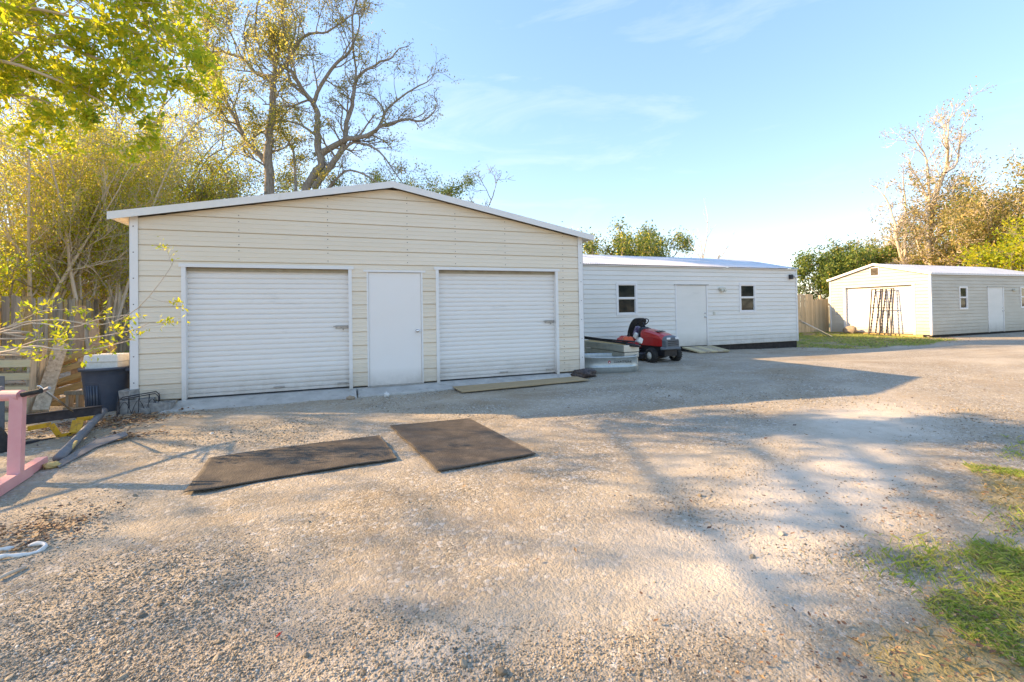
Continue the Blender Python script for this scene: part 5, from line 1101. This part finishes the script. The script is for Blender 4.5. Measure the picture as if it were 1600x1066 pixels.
# trees off the left edge whose crowns dapple the yard
for k_, (x, y, h, sp_, kp) in enumerate(((-13.2, 2.2, 9.0, 3.2, .45), (-9.6, 4.6, 8.2, 2.8, .38))):
    auto_tree('shade_tree', ['thin leafy tree past the fence off the left edge', 'taller thin tree behind it off the left edge'][k_], (x, y, -.1), h, sp_, 70+k_, 'bark', 'leaf_oak', 3, .13, .25, .2, 8, PD2, ln=1.9, spacing=1.1, keep=kp, group='trees past the fence off the left edge')
for k_, (x, y, h, sp_) in enumerate(((34, -33, 11, 6), (47, -28, 13, 7), (60, -30, 13, 7), (82, -25, 13, 7))):
    auto_tree('yard_tree', ['green tree behind the camera reflected in the left window of the long shed', 'broad green tree behind the camera reflected in the right window of the long shed', 'green tree beyond it behind the camera', 'farthest green tree behind the camera to the right'][k_], (x, y, -.1), h, sp_, 170+k_, 'bark', 'leaf_green', 6, .28, .4, .3, 10, PD2, ln=2.4, spacing=1.1, fork=.15, group='trees behind the camera')

# trees beyond the sheds
PF = dict(n=[4, 4, 3], ang=.85, lr=.55, wob=.24, up=.04, rmin=.02)
auto_tree('oak_tree', 'olive-green oak showing over the long shed roof next to the garage', gpt(955, 34), 7.6, 3.3, 81, 'bark', 'leaf_green', 5, .20, .28, .22, 10, PF, ln=1.6, spacing=.8, both=('leaf_gold', 3, .18, .6))
auto_tree('oak_tree', 'smaller round-topped oak just right of it over the long shed roof', gpt(1020, 35), 6.9, 2.2, 82, 'bark', 'leaf_green', 5, .20, .26, .18, 8, PF, ln=1.3, spacing=.8, both=('leaf_gold', 3, .18, .6))
def bare(name, label, polys, D, r0_, seed):
    t_ = thing(name, label, 'tree', tuple(gpt(polys[0][0][0], D))); T = Tree(seed)
    for pl in polys:
        q, rq = T.limb([at(x, y, D+.3*i) for i, (x, y) in enumerate(pl)], r0_, .012, 6); T.sprout(q, rq, 1.6, .8, 1, dict(n=[2, 2], ang=.5, lr=.5, wob=.15, up=.2, rmin=.008), start=.4)
    T.wood('trunk', 'twig_pale', t_); return t_
bare('bare_sapling', 'tall bare sapling standing up behind the middle of the long shed roof', [[(1098, 480), (1099, 405), (1104, 375), (1106, 345), (1103, 325)], [(1098, 410), (1096, 385), (1094, 372)], [(1098, 408), (1088, 395), (1081, 386)]], 26, .05, 85)
bare('bare_sapling', 'short bare forked sapling right of the tall one behind the shed', [[(1121, 480), (1123, 406), (1128, 400), (1138, 384), (1144, 372)], [(1122, 405), (1123, 398)]], 26, .05, 86)
auto_tree('oak_tree', 'round green oak left of the gabled shed roof', gpt(1302, 46), 6.9, 2.6, 91, 'bark', 'leaf_green', 7, .26, .34, .25, 10, PF, ln=1.6, spacing=.8, both=('leaf_gold', 1, .2, .6))
auto_tree('oak_tree', 'broad green oak behind the ridge of the gabled shed', gpt(1350, 48), 7.6, 3.2, 92, 'bark', 'leaf_green', 7, .26, .34, .28, 11, PF, ln=1.8, spacing=.8, both=('leaf_olive', 3, .22, .6))
mt = thing('mossy_tree', 'tall nearly bare grey-tan tree draped in moss above the gabled shed', 'tree', tuple(gpt(1450, 42)))
T = Tree(95); MD = 42
for pl, r0_, ln in (([(1450, 490), (1452, 420), (1455, 360), (1460, 310), (1478, 262), (1482, 220), (1484, 185)], .38, 2.0), ([(1452, 400), (1450, 350), (1452, 300), (1448, 250), (1432, 222)], .22, 1.8), ([(1442, 470), (1408, 400), (1398, 350), (1388, 318), (1378, 302)], .2, 1.0), ([(1420, 430), (1414, 380), (1415, 330), (1411, 275)], .16, .9),
        ([(1478, 270), (1495, 255), (1500, 215), (1504, 195)], .12, 1.6), ([(1456, 360), (1475, 330), (1500, 300), (1520, 270)], .16, 1.9), ([(1452, 380), (1490, 350), (1520, 330), (1545, 322)], .16, 1.9), ([(1455, 330), (1440, 290), (1425, 265)], .12, 1.6), ([(1452, 420), (1435, 385), (1428, 350)], .16, 1.5)):
    q, rq = T.limb([at(x, y, MD+T.rng.uniform(-1, 1)) for x, y in pl], r0_, .04, 7); T.sprout(q, rq, .7, ln, 2, dict(n=[4, 4, 3], ang=.6, lr=.6, wob=.2, up=.08, rmin=.016), start=.2)
T.wood('trunk', 'bark_pale', mt); T.leaves('hanging_moss', 'moss', mt, 2, .35, .18, .5, .7, asp=.14, filt=lambda A: A[:, 2] < 11)
T.leaves('crown', 'leaf_olive', mt, 2, .18, .3, .35)
for k_, (x, D, h, sp_, lf, lab, per) in enumerate(((1535, 40, 13.2, 5.2, 'leaf_olive', 'broad golden-olive oak behind the gabled shed roof, right of the mossy tree', 4), (1610, 37, 12.0, 5.0, 'leaf_olive', 'olive oak cut by the right edge of the picture', 4), (1490, 47, 8.6, 4.5, 'leaf_gold', 'low golden tree directly behind the mossy tree', 5), (1400, 50, 7.6, 3.5, 'leaf_olive', 'low tan-leaved tree behind the gabled shed ridge', 5), (1612, 33, 5.9, 1.8, 'leaf_yellowgreen', 'bright green young tree at the right edge above the shed', 4))):
    auto_tree('oak_tree', lab, gpt(x, D), h, sp_, 100+k_, 'bark_pale' if k_ < 2 else 'bark', lf, per, .24, .38, .3, 12, PF, ln=2.3, spacing=.9, both=('leaf_green', 1, .24, .5))

# shared group phrases for repeats
for o in COL.objects:
    if o.parent is None and 'category' in o and 'group' not in o:
        g = {'broadleaf_tree': 'small trees behind the garage', 'tall_tree': 'tall trees at the upper left', 'crape_myrtle': 'pale stemmed shrubs behind the fence', 'bush': 'bushes behind the fence',
             'bare_sapling': 'bare saplings behind the long shed', 'rubber_mat': 'rubber mats on the gravel', 'pallet': 'pallets by the fence', 'concrete_block': 'concrete blocks at the garage corner'}.get(o.name.split('.')[0])
        if o.name.startswith('oak_tree') and o.location.y > 24: g = 'oaks beyond the sheds'
        if g: o['group'] = g
